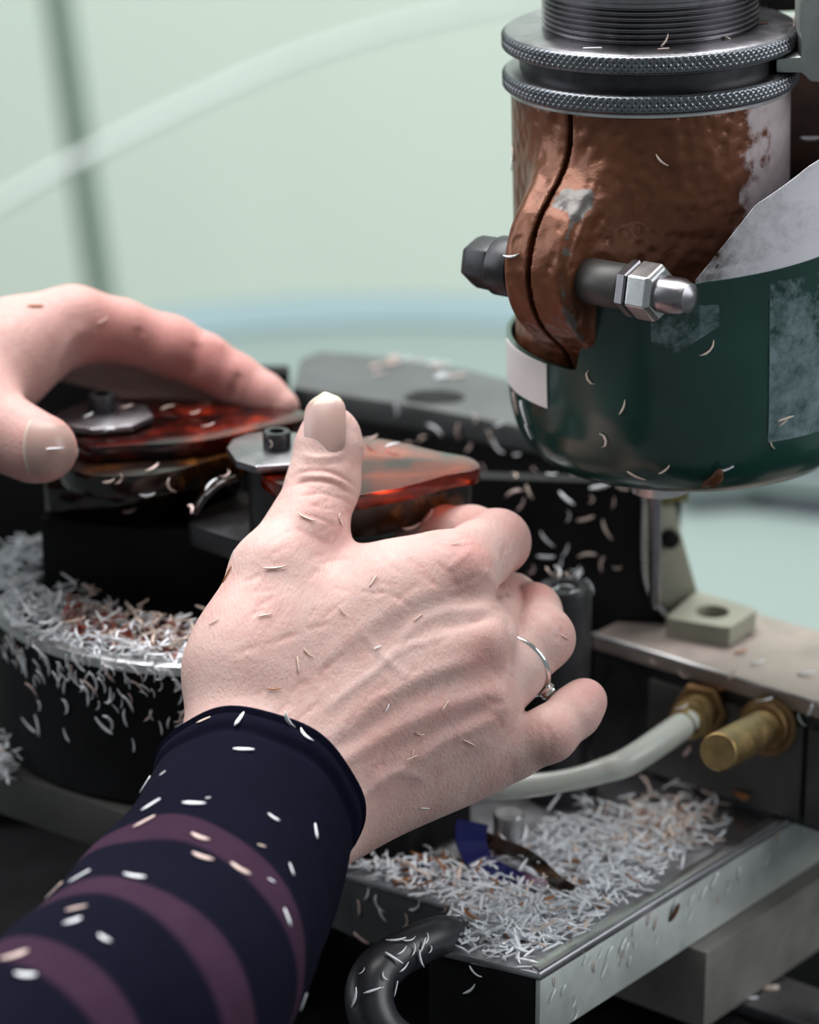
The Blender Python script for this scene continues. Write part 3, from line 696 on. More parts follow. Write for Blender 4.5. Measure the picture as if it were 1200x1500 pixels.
film = gsub('dust_film', shell(R(-3), R(110), lambda p: ztop(p) - .001, film_top, -.0004, .0004, 90, 24), M['dust_film'],
     lambda P: float(np.interp(psi(P), [-3, 4, 12, 20, 40], [.30, .42, .54, .66, .72])) + (.12 if P.z < ztop(math.radians(psi(P))) + .004 else 0))
film['label'] = 'clear sheet clouded with white dust'
gsub('tape_patch', shell(R(19.5), R(46), lambda p: -.1060, lambda p: -.0520, .0005, .0003, 30, 30), M['tape'], lambda P: float(np.interp(P.z, [-.106, -.095, -.085, -.075, -.06, -.052], [.66, .62, .52, .55, .40, .30])))['label'] = 'tape patch speckled with dust'
gsub('tape_patch', shell(R(-16), R(4), lambda p: -.079 + (math.degrees(p) + 16) * .0007, lambda p: -.058, .0005, .0003, 16, 14), M['tape'], lambda P: .22 + .28 * math.exp(-((P.z + .068) / .004) ** 2) + .12 * (psi(P) > -2))
# spindle nose and probe
px_ = .0035
HB('spindle_nose', lathe([(.0080, -.1318), (.0098, -.1310), (.0100, -.1276), (.009, -.1272)], (.0005, -.030, 0), n=48), M['bright_steel'])
HB('probe_pin', lathe([(.0004, -.1840), (.0016, -.1822), (.0021, -.1790), (.0023, -.1500), (.0023, -.1300)], (.0004, -.006, 0), n=24), M['steel'])
# hook bracket at the right of the collars and dark carriage behind
hk = [(.0388, .0078), (.0388, .0122), (.0466, .0128), (.0466, .0300), (.0488, .0345), (.0530, .0365), (.090, .0365), (.090, .0010), (.0500, .0045), (.0470, .0075)]
g = Geo(); n = len(hk); vv = [Vector((x, -.024, z)) for x, z in hk] + [Vector((x, -.006, z)) for x, z in hk]
g.add(vv, [tuple(range(n)), tuple(range(2 * n - 1, n - 1, -1))] + [(i, n + i, n + (i + 1) % n, (i + 1) % n) for i in range(n)])
HB('hook_bracket', g, M['grey_steel'], bevel=.0008)
HB('carriage', abox(.034, .13, .052, .12, .012, .12), M['black_oxide'], bevel=.003)
HB('carriage_arm', abox(.0425, .13, .020, .075, -.045, .004), M['copper_dark'], bevel=.003)
HB('carriage_plate', abox(.060, .13, .000, .05, .0400, .060), M['bright_steel'], bevel=.003)
# ---------------------------------------------------------------- the person: two hands and sleeves
person = empty('person', at(330, 1260, .96), 'person in a navy top with plum striped sleeves, both hands turning the clamped amber plates', 'person')
def make_hand(name, base, webs, fingers, kfing, lo_hi_pad, h, cut=None):
    "base: palm and wrist cones; webs: soft fills; fingers: chains of (px, py, depth, radius cm)"
    J = lambda p: np.array(at(p[0], p[1], p[2]), np.float32)
    def fn(p):
        d = None
        for a, b in base:
            c = cone(p, J(a), J(b), a[3] * .01, b[3] * .01); d = c if d is None else smin(d, c, .013)
        for a, b in webs: d = smin(d, cone(p, J(a), J(b), a[3] * .01, b[3] * .01), .014)
        out = d
        for ch, k in fingers:
            e = None
            for a, b in zip(ch[:-1], ch[1:]):
                c = cone(p, J(a), J(b), a[3] * .01, b[3] * .01); e = c if e is None else smin(e, c, .0035)
            out = np.minimum(out, smin(d, e, k))
        return out
    allp = np.array([list(J(a)) for pr in base + webs for a in pr] + [list(J(a)) for ch, _ in fingers for a in ch])
    v, q = surface(fn, allp.min(0) - .03, allp.max(0) + .03, h, 3)
    return v, q
def pix_path(bvh, pts, k=5):
    out = []
    P = catmull([Vector((x, y, 0)) for x, y in pts], k)
    for p in P:
        r = (at(p.x, p.y, 1) - CAM).normalized(); hit = bvh.ray_cast(CAM, r)
        if hit[0] is not None: out.append(list(hit[0]))
    return np.array(out)
def path_dist(v, path):
    lo, hi = path.min(0) - .015, path.max(0) + .015; m = ((v > lo) & (v < hi)).all(1); d = np.full(len(v), 1.0); vv = v[m]; best = np.full(len(vv), 1.0)
    tl = np.zeros(len(v)); bt = np.zeros(len(vv))
    for i in range(len(path) - 1):
        a, b = path[i], path[i + 1]; ba = b - a; t = np.clip(((vv - a) @ ba) / (ba @ ba + 1e-12), 0, 1)
        dd = np.linalg.norm(vv - a - t[:, None] * ba, axis=1); up = dd < best; best = np.where(up, dd, best); bt = np.where(up, (i + t) / (len(path) - 1), bt)
    d[m] = best; tl[m] = bt; return d, tl
def sculpt(v, q, feats):
    "feats: (pixel path, height mm, width mm); negative height cuts a crease"
    bvh = BVHTree.FromPolygons([tuple(p) for p in v], [tuple(int(i) for i in f) for f in q]); N = normals(v, q); off = np.zeros(len(v)); vein = np.zeros(len(v)); crease = np.zeros(len(v))
    for pts, hh, ww, *rest in feats:
        if len(pts) == 1:
            r = (at(pts[0][0], pts[0][1], 1) - CAM).normalized(); hit = bvh.ray_cast(CAM, r)
            if hit[0] is None: continue
            d = np.linalg.norm(v - np.array(hit[0]), axis=1); off += hh * .001 * np.exp(-(d / (ww * .001)) ** 2); continue
        path = pix_path(bvh, pts)
        if len(path) < 2: continue
        d, tl = path_dist(v, path); fade = np.clip(np.minimum(tl, 1 - tl) * 6, .15, 1)
        off += hh * .001 * np.exp(-(d / (ww * .001)) ** 2) * fade
        if hh < 0 and ww < 1.3: crease += min(.75, -hh * .8) * np.exp(-(d / (ww * .0008)) ** 2) * fade  # shade of fine creases put into the skin colour
        if rest: vein += rest[0] * np.exp(-(d / (ww * .0012)) ** 2) * fade
    return v + N * off[:, None], np.clip(vein, 0, 1), bvh, crease
def red_spots(v, bvh, spots):
    r = np.zeros(len(v))
    for px, py, rad, amt in spots:
        ray = (at(px, py, 1) - CAM).normalized(); hit = bvh.ray_cast(CAM, ray)
        if hit[0] is None: continue
        d = np.linalg.norm(v - np.array(hit[0]), axis=1); r += amt * np.exp(-(d / (rad * .001)) ** 2)
    return np.clip(r, 0, 1)
def finish(name, v, q, red, vein):
    me = np_mesh(name, v - np.array(person.location)[None], q, M['skin']); o = link(name, me, person)
    face_attr(o, 'red', red); face_attr(o, 'vein', vein); WPOS[name] = Vector(person.location); return o

# right hand, seen from its back
RW = [((325, 1265, .950, 2.2), (385, 1140, .985, 2.35)), ((385, 1290, .955, 1.9), (452, 1180, .990, 1.92)), ((345, 1120, .975, 1.7), (362, 1000, .993, 1.7))]
R_base = RW + [((392, 1010, .997, 1.65), (672, 842, 1.007, 1.16)), ((425, 1070, .991, 1.65), (702, 940, 1.000, 1.15)), ((450, 1125, .990, 1.60), (708, 1035, 1.000, 1.12)),
               ((470, 1182, .993, 1.45), (690, 1106, 1.005, 1.08)), ((400, 1050, 1.010, 1.7), (640, 960, 1.022, 1.2)), ((455, 1140, 1.008, 1.6), (660, 1060, 1.020, 1.1))]
R_web = [((370, 950, .994, 1.55), (560, 868, 1.010, 1.25)), ((470, 1185, 1.002, 1.5), (700, 1112, 1.010, 1.0)), ((560, 868, 1.010, 1.25), (640, 838, 1.012, 1.1))]
R_fing = [
    ([(360, 985, .991, 1.75), (402, 842, 1.003, 1.42), (450, 775, 1.014, 1.27), (474, 708, 1.022, 1.15), (482, 655, 1.025, 1.07), (484, 636, 1.026, .93)], .010),
    ([(672, 842, 1.007, 1.14), (700, 815, 1.020, 1.10), (729, 794, 1.033, 1.03), (690, 783, 1.048, .92), (650, 780, 1.056, .86), (605, 800, 1.062, .74)], .004),
    ([(704, 940, 1.002, 1.1), (742, 882, 1.042, .95), (715, 870, 1.062, .88), (650, 872, 1.070, .75)], .003),
    ([(708, 1035, 1.003, 1.08), (750, 985, 1.010, 1.00), (797, 935, 1.016, .95), (782, 895, 1.034, .86), (750, 878, 1.050, .82), (690, 880, 1.062, .72)], .004),
    ([(690, 1106, 1.005, 1.05), (750, 1098, 1.006, .93), (805, 1075, 1.003, .86), (842, 1043, 1.010, .80), (856, 1027, 1.012, .74)], .004)]
v, q = make_hand('right_hand', R_base, R_web, R_fing, .005, .03, .00075)
feats = [
    ([(425, 700), (448, 690), (478, 690), (505, 701), (526, 716)], -.55, .9), ([(426, 712), (455, 704), (488, 708), (526, 728)], -.6, .9), ([(432, 696), (455, 698), (485, 700), (515, 712)], .35, .9),
    ([(432, 728), (465, 722), (498, 730), (520, 742)], -.35, .8), ([(438, 664), (460, 670), (490, 669), (508, 660)], .45, 1.0), ([(436, 678), (470, 682), (508, 676)], -.2, .8),
    ([(440, 752), (470, 760), (500, 775)], -.25, .8), ([(505, 742), (518, 762), (512, 785)], -.35, 1.0), ([(430, 770), (455, 785), (490, 800)], -.25, 1.2),
    # tendons and veins over the back of the hand
    ([(738, 878), (700, 892), (652, 897), (612, 915), (580, 945)], .8, 2.3, .15), ([(735, 897), (690, 912), (640, 922)], -.55, 2.0),
    ([(744, 1004), (690, 1022), (630, 1044), (560, 1080), (490, 1122), (440, 1160)], .8, 2.8), ([(746, 1022), (690, 1048), (620, 1080), (560, 1112)], -.5, 2.2),
    ([(742, 1042), (660, 1083), (590, 1125), (530, 1160)], .75, 2.5), ([(720, 1075), (650, 1112), (580, 1150)], .4, 2.5),
    ([(712, 960), (650, 980), (590, 1002), (520, 1050), (460, 1100)], .6, 2.6), ([(690, 985), (640, 1005), (590, 1030), (530, 1075), (480, 1115)], -.5, 2.4),
    ([(650, 935), (590, 950), (548, 985), (500, 1020), (470, 1050)], .4, 1.5, .35), ([(600, 995), (560, 960), (530, 925)], .3, 1.3, .3),
    ([(640, 1150), (580, 1130), (540, 1160), (500, 1190)], .3, 1.5, .3), ([(680, 1035), (640, 1090), (600, 1160)], .35, 1.4, .4),
    ([(672, 852), (600, 880), (520, 930), (450, 990)], .55, 3.2),
    ([(690, 822)], 1.7, 8.5), ([(652, 838), (672, 822), (690, 808)], .35, 1.2), ([(720, 940)], 1.0, 8), ([(722, 1020)], .8, 7), ([(712, 1085)], .8, 7),
    ([(722, 872), (735, 868), (748, 872)], -.9, 1.8), ([(705, 835), (722, 850), (730, 870)], .5, 1.8), ([(660, 800), (680, 790), (700, 792)], -.2, .8), ([(668, 808), (690, 800), (710, 806)], -.2, .8),
    ([(742, 900), (748, 940), (748, 985)], -.7, 2.5), ([(745, 975), (738, 1010), (740, 1050)], .5, 2.0),
    ([(815, 905), (832, 915), (836, 930)], -.25, .9), ([(808, 900), (824, 925), (830, 945)], -.25, .9),
    ([(800, 1058), (808, 1085), (806, 1105)], -.3, .9), ([(786, 1050), (792, 1085), (792, 1110)], -.2, .9)]
fr_ = random.Random(11)
for (cx, cy, wx, wy, a0, n_) in [(475, 735, 34, 22, 4, 7), (450, 800, 50, 30, 25, 9), (560, 850, 90, 30, -18, 10), (420, 900, 70, 60, 35, 14), (640, 830, 40, 30, -50, 7), (690, 860, 30, 26, 40, 6), (560, 1000, 90, 60, 55, 14), (440, 1040, 60, 50, 50, 10), (620, 1120, 80, 40, 60, 10), (735, 1100, 24, 30, 65, 6), (750, 800, 20, 26, 80, 5), (825, 920, 10, 16, 65, 4), (730, 1020, 14, 40, -35, 6), (715, 900, 26, 20, 5, 5)]:
    for _ in range(n_):
        x0, y0 = cx + fr_.uniform(-wx, wx), cy + fr_.uniform(-wy, wy); a = R(a0 + fr_.gauss(0, 16)); l_ = fr_.uniform(9, 24)
        feats.append(([(x0 - l_ * math.cos(a), y0 + l_ * math.sin(a)), (x0 + fr_.uniform(-3, 3), y0 + fr_.uniform(-3, 3)), (x0 + l_ * math.cos(a), y0 - l_ * math.sin(a))], -fr_.uniform(.10, .24), fr_.uniform(.7, 1.1)))
v, vein, bvh, crease = sculpt(v, q, feats)
red = red_spots(v, bvh, [(692, 815, 8, .62), (708, 960, 9, .52), (725, 1035, 8, .35), (838, 925, 8, .35), (775, 860, 10, .75), (868, 1010, 8, .55), (760, 770, 12, .30), (690, 755, 9, .45), (515, 680, 6, .25), (470, 760, 12, .18), (505, 800, 12, .25), (820, 1080, 8, .2), (600, 1075, 12, .22), (540, 1110, 12, .18), (665, 1050, 8, .2), (580, 1180, 14, .15), (360, 900, 16, .15)])
rh = finish('right_hand', v, q, np.clip(red + crease, 0, 1), vein)
def nail_mesh(name, hand, base, axis, nrm, length, width, curve, mat, free=.18, lift=.0):
    axis = Vector(axis).normalized(); nrm = (Vector(nrm) - axis * Vector(nrm).dot(axis)).normalized(); side = axis.cross(nrm)
    g = Geo(); n, m = 14, 16; v = []; f = []; tip = []
    for s in (0, 1):
        for j in range(m + 1):
            t = j / m; wv = width * (.92 + .08 * math.sin(math.pi * min(1, t * 1.1))) * (1 if t < .66 else max(.06, 1 - ((t - .66) / .345) ** 2.3) ** .5)
            if t < .12: wv *= .86 + .14 * (t / .12)
            for i in range(n + 1):
                u = -1 + 2 * i / n; a = u * .95
                vb = -.0012 * (1 - u * u) if t < .001 else 0
                hgt = curve * (math.cos(a) - 1) - .0016 * (t - .45) ** 2 * 4 + lift * t - (.0006 if s else 0)
                yy = t * length + (1 - t) ** 3 * (-.0013) * (1 - u * u) 
                v.append(base + axis * yy + side * (wv * math.sin(a) / math.sin(.95)) + nrm * hgt); tip.append(1.0 if t > 1 - free + .04 * u * u else 0)
    w_ = (n + 1) * (m + 1)
    for s in (0, 1):
        for j in range(m):
            for i in range(n):
                a = s * w_ + j * (n + 1) + i; qd = (a, a + 1, a + n + 2, a + n + 1); f.append(qd if s == 0 else qd[::-1])
    for j in range(m):
        for i in (0, n): a = j * (n + 1) + i; f.append((a, a + n + 1, a + n + 1 + w_, a + w_))
    for i in range(n):
        for j in (0, m): a = j * (n + 1) + i; f.append((a, a + 1, a + 1 + w_, a + w_))
    g.add(v, f); o = build(name, g, mat, hand); face_attr(o, 'tip', tip); return o
def surf(bvh, px, py):
    r = (at(px, py, 1) - CAM).normalized(); h = bvh.ray_cast(CAM, r); return (h[0], h[1]) if h[0] is not None else (at(px, py, 1), -r)
pb, nb_ = surf(bvh, 474, 658); pm, nm_ = surf(bvh, 475, 625)
bvh_r = bvh
ax_ = at(474, 574, 1.020) - at(473, 660, 1.013)
nail_mesh('nail', rh, pm + (pb - pm) * 1.0 + nm_ * .0009, ax_, nm_ * .8 + nb_ * .2 + Vector((-.12, 0, 0)), .0198, .0070, .0046, M['nail'], .2, .0010)['label'] = 'long pale thumbnail'
pn, nn_ = surf(bvh, 872, 1010)
# ring: silver wire loop with a twisted knot
rc = at(756, 979, 1.0125); fdir = (at(797, 935, 1.016) - at(708, 1035, 1.003)).normalized(); x_, y_, _ = frame(fdir)
cam_n = (CAM - rc).normalized(); e1 = (cam_n - fdir * cam_n.dot(fdir)).normalized(); e2 = fdir.cross(e1)
g = Geo(); RR = .0112
loop = [rc + (e1 * math.cos(a) + e2 * math.sin(a)) * RR + fdir * (.0035 * math.cos(a) + .001) for a in np.linspace(0, 2 * math.pi, 61)]
ring = build('ring', tube(loop, .00095, 10), M['silver'], person); ring['label'] = 'thin silver wire ring with a small knot'
kd = 1 if (loop[15] - at(783, 1022, 1)).length < (loop[45] - at(783, 1022, 1)).length else -1
a0_ = kd * 1.55; kn = rc + (e1 * math.cos(a0_) + e2 * math.sin(a0_)) * (RR + .0008) + fdir * .0012
kp = [kn + (e1 * math.cos(t) + fdir * math.sin(t)) * .0021 + e2 * (kd * .0006 * (t / 3 - 2)) for t in np.linspace(0, 13, 50)]
build('knot', tube(kp, .00095, 8), M['silver'], ring)

# left hand, thumb side towards the camera
L_base = [((-330, 640, 1.05, 2.3), (-150, 590, 1.075, 2.2)), ((-150, 560, 1.08, 2.0), (108, 476, 1.105, 1.22)), ((-140, 580, 1.10, 1.9), (95, 478, 1.125, 1.2)), ((-140, 600, 1.12, 1.8), (80, 490, 1.145, 1.1)),
          ((-150, 620, 1.10, 1.9), (-40, 570, 1.11, 1.5))]
L_web = [((-110, 560, 1.075, 1.9), (-5, 535, 1.088, 1.45)), ((-5, 535, 1.088, 1.45), (40, 505, 1.095, 1.2))]
L_fing = [
    ([(-110, 600, 1.07, 1.75), (-40, 605, 1.066, 1.55), (18, 640, 1.060, 1.22), (50, 655, 1.057, 1.14), (66, 658, 1.056, 1.08)], .012),
    ([(108, 476, 1.105, 1.20), (175, 485, 1.112, 1.10), (250, 508, 1.118, 1.06), (300, 530, 1.120, .95), (345, 557, 1.121, .90), (385, 580, 1.120, .80), (412, 597, 1.118, .66)], .008),
    ([(95, 482, 1.125, 1.15), (240, 520, 1.142, 1.0), (330, 566, 1.145, .88), (395, 602, 1.143, .7)], .006),
    ([(80, 492, 1.145, 1.1), (220, 530, 1.165, .98), (310, 580, 1.166, .85), (370, 612, 1.164, .7)], .006),
    ([(60, 510, 1.155, 1.0), (180, 545, 1.18, .85), (250, 585, 1.18, .75), (290, 610, 1.178, .62)], .006)]
v, q = make_hand('left_hand', L_base, L_web, L_fing, .006, .03, .001)
feats = [([(205, 478), (203, 500), (212, 535)], -.7, 2.0), ([(285, 500), (288, 525), (280, 555)], -.7, 1.8), ([(352, 545), (345, 565), (338, 585)], -.8, 1.6), ([(245, 520)], .9, 6), ([(318, 548)], .7, 5), ([(150, 510)], .6, 6),
         ([(135, 478), (105, 495), (85, 530), (70, 570)], .6, 2.5), ([(110, 440)], .9, 10), ([(300, 490), (330, 510)], .5, 3)]
v, vein, bvh, crease = sculpt(v, q, feats)
red = red_spots(v, bvh, [(240, 520, 18, .35), (150, 500, 10, .45), (300, 540, 14, .35), (380, 585, 12, .30), (170, 520, 12, .35), (80, 655, 14, .40), (120, 440, 20, .15), (230, 470, 20, .22), (340, 530, 16, .25), (75, 590, 8, .3), (100, 630, 10, .25)])
red = np.clip(red + .27, 0, 1)
lh = finish('left_hand', v, q, np.clip(red + crease, 0, 1), vein)
g = Geo(); NA, NB = 14, 14; tipv = []
for s in (0, 1):
    for jn in range(NB + 1):
        for i_n in range(NA + 1):
            t, u = jn / NB, -1 + 2 * i_n / NA
            hx, hy = 34 + 9 * u * u + t * (74 - 22 * u * u), 655 + 38 * u * (1 - .12 * t) + 3 * t
            pp, nn = surf(bvh, hx, hy); g.v.append(pp + nn * (.0006 if s == 0 else -.0003)); tipv.append(1.0 if t < .05 else 0)
w_ = (NA + 1) * (NB + 1)
for s in (0, 1):
    for jn in range(NB):
        for i_n in range(NA): a = s * w_ + jn * (NA + 1) + i_n; qd = (a, a + 1, a + NA + 2, a + NA + 1); g.f.append(qd if s == 0 else qd[::-1])
for jn in range(NB):
    for i_n in (0, NA): a = jn * (NA + 1) + i_n; g.f.append((a, a + NA + 1, a + NA + 1 + w_, a + w_))
for i_n in range(NA):
    for jn in (0, NB): a = jn * (NA + 1) + i_n; g.f.append((a, a + 1, a + 1 + w_, a + w_))
o = build('nail', g, M['nail'], lh); face_attr(o, 'tip', tipv)

# sleeves
def sleeve(name, axis, rad, hem_r, wr=1.0, squash=1.0, n=110, step=.0012):
    P = catmull(axis, 24); L = [0]
    for a, b in zip(P[:-1], P[1:]): L.append(L[-1] + (b - a).length)
    tot = L[-1]; m = int(tot / step); pts = []; along = []
    for i in range(m + 1):
        s = tot * i / m; k = max(0, min(len(P) - 2, int(np.searchsorted(L, s) - 1))); t = (s - L[k]) / max(1e-9, L[k + 1] - L[k]); pts.append(P[k].lerp(P[k + 1], t)); along.append(s)
    g = Geo(); v = []; f = []; al = []; prev = None; rings = []
    fr = []
    for i, p in enumerate(pts):
        d = (pts[min(i + 3, m)] - pts[max(i - 3, 0)]).normalized()
        if prev is None: x = (Z - d * d.z).normalized()
        else: x = (prev - d * prev.dot(d)).normalized()
        prev = x; fr.append((x, d.cross(x), d))
    def ringat(p, fx_, s, ins=0.0, bulge=0.0):
        x, y, d = fx_; out = []
        for kk in range(n):
            a = 2 * math.pi * kk / n
            r = rad(s) - ins + bulge
            wv = .0009 * math.sin(3 * a + s * 55) * min(1, s * 25) + .0012 * math.sin(2 * a - s * 40 + 1) * min(1, s * 14) + .0005 * math.sin(7 * a + s * 120)
            out.append(p + x * ((r + wv * wr) * math.cos(a)) + y * ((r + wv * wr) * squash * math.sin(a)))
        return out
    # inside of the cuff, lip, then the outside
    seq = [(pts[min(m, int(.03 / step))], fr[0], .0, .0042, 0), (pts[min(m, int(.006 / step))], fr[0], 0, .0046, 0)]
    for k in range(7):
        th = math.pi * k / 6; seq.append((pts[0] - fr[0][2] * (.0028 * math.sin(th)), fr[0], 0, .0018 + .0026 * math.cos(th) - .0022, 0))
    for s, (pp, ff, sv, ins, bl) in enumerate(seq): v += ringat(pp, ff, sv, ins); al += [0] * n; rings.append(1)
    nh = len(seq)
    for i in range(m + 1):
        s = along[i]; bl = .0018 * math.exp(-((s - .003) / .0036) ** 4) - .0007 * math.exp(-((s - .0085) / .0012) ** 2)
        v += ringat(pts[i], fr[i], s, 0, bl); al += [s - .013 * (1 - math.cos(2 * math.pi * kk / n)) + .006 * math.sin(2 * math.pi * kk / n) for kk in range(n)]
    tot_r = nh + m + 1
    for jx in range(tot_r - 1):
        for kk in range(n): f.append((jx * n + kk, jx * n + (kk + 1) % n, (jx + 1) * n + (kk + 1) % n, (jx + 1) * n + kk))
    g.add(v, f); base = bbox_floor(g); pw = Vector(person.location)
    me = bpy.data.meshes.new(name); me.from_pydata([tuple(p - pw) for p in g.v], [], g.f); me.materials.append(M['sleeve'].m)
    for p in me.polygons: p.use_smooth = True
    bm = bmesh.new(); bm.from_mesh(me); bmesh.ops.recalc_face_normals(bm, faces=bm.faces); bm.to_mesh(me); bm.free()
    o = link(name, me, person); face_attr(o, 'along', al); return o
sx = [at(378, 1168, .974), at(330, 1275, .945), at(262, 1395, .912), at(165, 1530, .872), at(-5, 1690, .825), at(-160, 1880, .775)]
sleeve('sleeve', sx, lambda s: .0312 + min(s, .12) * .10, .0)
lx = [at(-250, 625, 1.063), at(-360, 660, 1.045), at(-560, 740, 1.0), at(-800, 840, .94)]
sleeve('sleeve', lx, lambda s: .031 + min(s, .12) * .09, .0, n=64, step=.002)
# ---------------------------------------------------------------- shavings
def sliver(name, mat, bend=.5, wid=.10, thick=.035, n=4, twist=0, seed=0):
    "unit-length curved sliver with thickness"
    rr = random.Random(seed); v = []; f = []
    for i in range(n + 1):
        t = i / n - .5; a = bend * t; x = math.sin(a * 2) / (2 * bend) if bend else t; y = (1 - math.cos(a * 2)) / (2 * bend) if bend else 0
        wv = wid * (1 - .75 * abs(2 * t) ** 3) * rr.uniform(.8, 1.2) / 2; th = thick / 2; c, s = math.cos(twist * t), math.sin(twist * t)
        for q in ((-wv, -th), (wv, -th), (wv, th), (-wv, th)): v.append((x, y + q[0] * c - q[1] * s, q[0] * s + q[1] * c))
    for i in range(n):
        for k in range(4): f.append((i * 4 + k, i * 4 + (k + 1) % 4, i * 4 + 4 + (k + 1) % 4, i * 4 + 4 + k))
    f.append((3, 2, 1, 0)); b = n * 4; f.append((b, b + 1, b + 2, b + 3))
    return v, f
VAR = [sliver('s', None, b, w_, .06, 4, tw, i) for i, (b, w_, tw) in enumerate([(.05, .16, 0), (.5, .13, .5), (1.0, .12, 1.0), (.3, .22, .3), (1.6, .13, .6), (-.6, .15, -.8)])]
SM = {}
def smesh(k, mat):
    key = (k, mat)
    if key not in SM:
        me = bpy.data.meshes.new('shaving'); me.from_pydata(VAR[k][0], [], VAR[k][1]); me.materials.append(M[mat].m)
        for p in me.polygons: p.use_smooth = True
        SM[key] = me
    return SM[key]
bpy.context.view_layer.update(); DG = bpy.context.evaluated_depsgraph_get()
def pick(px, py):
    r = (at(px, py, 1) - CAM).normalized(); ok, loc, nrm, _, ob, _ = SC.ray_cast(DG, CAM, r)
    if not ok: return None
    if nrm.dot(r) > 0: nrm = -nrm
    return loc, nrm, ob
def lay(loc, nrm, ang, length, wid=1.0, lift=.0004, tilt=0):
    "matrix for a sliver lying on a surface; ang is its direction as the photograph shows it"
    dv = Vector((math.cos(ang), 0, 0)) + UP * math.sin(ang); dv = dv - nrm * dv.dot(nrm)
    if dv.length < 1e-4: dv = frame(nrm)[0]
    dv.normalize(); yv = nrm.cross(dv)
    if tilt: dv = (dv * math.cos(tilt) + nrm * math.sin(tilt)).normalized(); nz = dv.cross(yv)
    else: nz = nrm
    m = Matrix((dv * length, yv * length * wid, nz * length)).transposed().to_4x4(); m.translation = loc + nrm * lift; return m
PEND = []
LOOSE = []
SHAPE = ['straight', 'slightly bent', 'curved', 'broad', 'tightly curled', 'twisted']; HUE = {'shave': 'white', 'shave_warm': 'cream', 'shave_pink': 'pinkish', 'shave_amber': 'amber', 'shave_brown': 'dark brown'}
HOST = {'shavings on the sleeve': ('sleeve',), 'shavings on the hands': ('right_hand', 'left_hand'), 'shavings on the milling head': ('milling_head', 'clamp_bolt', 'chip_guard'), 'shavings on the chip guard': ('chip_guard', 'milling_head'),
        'shavings on the black column': ('column_body', 'clamp_beam'), 'shavings on the charcoal beam': ('clamp_beam',), 'shavings on the drum wall': ('round_drum',), 'shavings on the tray side': ('chip_tray',),
        'shavings on the tray rear wall': ('chip_tray',), 'shavings on the handle': ('tray_handle',), 'shavings on the slide plate': ('slide_plate',), 'shavings on the round post': ('round_post',)}
def chip(px, py, ang, ln, mat='shave', k=0, label='', group='', wid=1.0, tilt=0, loose=False):
    want = HOST.get(group); h = None
    for rr_ in range(0, 48, 3):                      # nearest spot that really lies on the host
        for k_ in range(1 if rr_ == 0 else 8):
            qx, qy = px + rr_ * math.cos(k_ * .785), py + rr_ * math.sin(k_ * .785); h = pick(qx, qy)
            if h and (want is None or any(n_ in (h[2].name.split('.')[0], h[2].parent.name if h[2].parent else '') for n_ in want)): break
            h = None
        if h: break
    if h is None: return
    for w0 in ('pale curled ', 'tiny pale ', 'small pale ', 'thin pale ', 'thin bright ', 'pale ', 'white ', 'brown or amber '):
        if label.startswith(w0): label = HUE[mat] + ' ' + SHAPE[k] + ' ' + label[len(w0):]; break
    (LOOSE if loose else PEND).append((k, mat, lay(h[0], h[1], R(ang), ln * .001, wid, .0004 + (abs(math.sin(tilt)) * ln * .0005), tilt), label, group, h[2].name))
# on the sleeve
for x, y, a, l, m_, k in [(299, 1056, -25, 5.2, 'shave_warm', 0), (351, 1054, 68, 5.6, 'shave', 0), (357, 1099, 8, 6.4, 'shave', 0), (422, 1054, -72, 6.5, 'shave', 1), (446, 1078, -70, 6.2, 'shave', 1), (208, 1150, 48, 6, 'shave', 0), (222, 1180, 22, 6.6, 'shave', 0), (284, 1178, -8, 6.8, 'shave', 0), (305, 1170, 40, 1.8, 'shave', 0),
        (212, 1205, 20, 7.4, 'shave_pink', 0), (400, 1199, -10, 4.2, 'shave', 3), (462, 1218, 62, 5.2, 'shave', 0), (383, 1240, 5, 2.6, 'shave_warm', 0), (292, 1228, -50, 6, 'shave_pink', 3), (296, 1257, -35, 6.6, 'shave_pink', 3), (351, 1275, -35, 6.8, 'shave_pink', 3), (196, 1285, -50, 6.6, 'shave', 3), (117, 1285, 28, 7, 'shave', 0),
        (426, 1274, 60, 4.2, 'shave', 0), (397, 1291, 0, 2.6, 'shave', 0), (420, 1344, 85, 5.4, 'shave', 0), (107, 1351, 55, 5.4, 'shave', 3), (152, 1376, -60, 4.4, 'shave', 3), (21, 1402, 40, 8, 'shave_pink', 3), (37, 1430, -5, 6, 'shave', 3), (77, 1306, 48, 7, 'shave_pink', 0), (452, 1467, 86, 5.4, 'shave', 0), (239, 1134, 80, 2.4, 'shave', 0), (112, 1332, 15, 6, 'shave_pink', 0)]:
    chip(x, y, a, l, m_, k, 'small pale shaving stuck to the navy striped sleeve', 'shavings on the sleeve', 1.25)
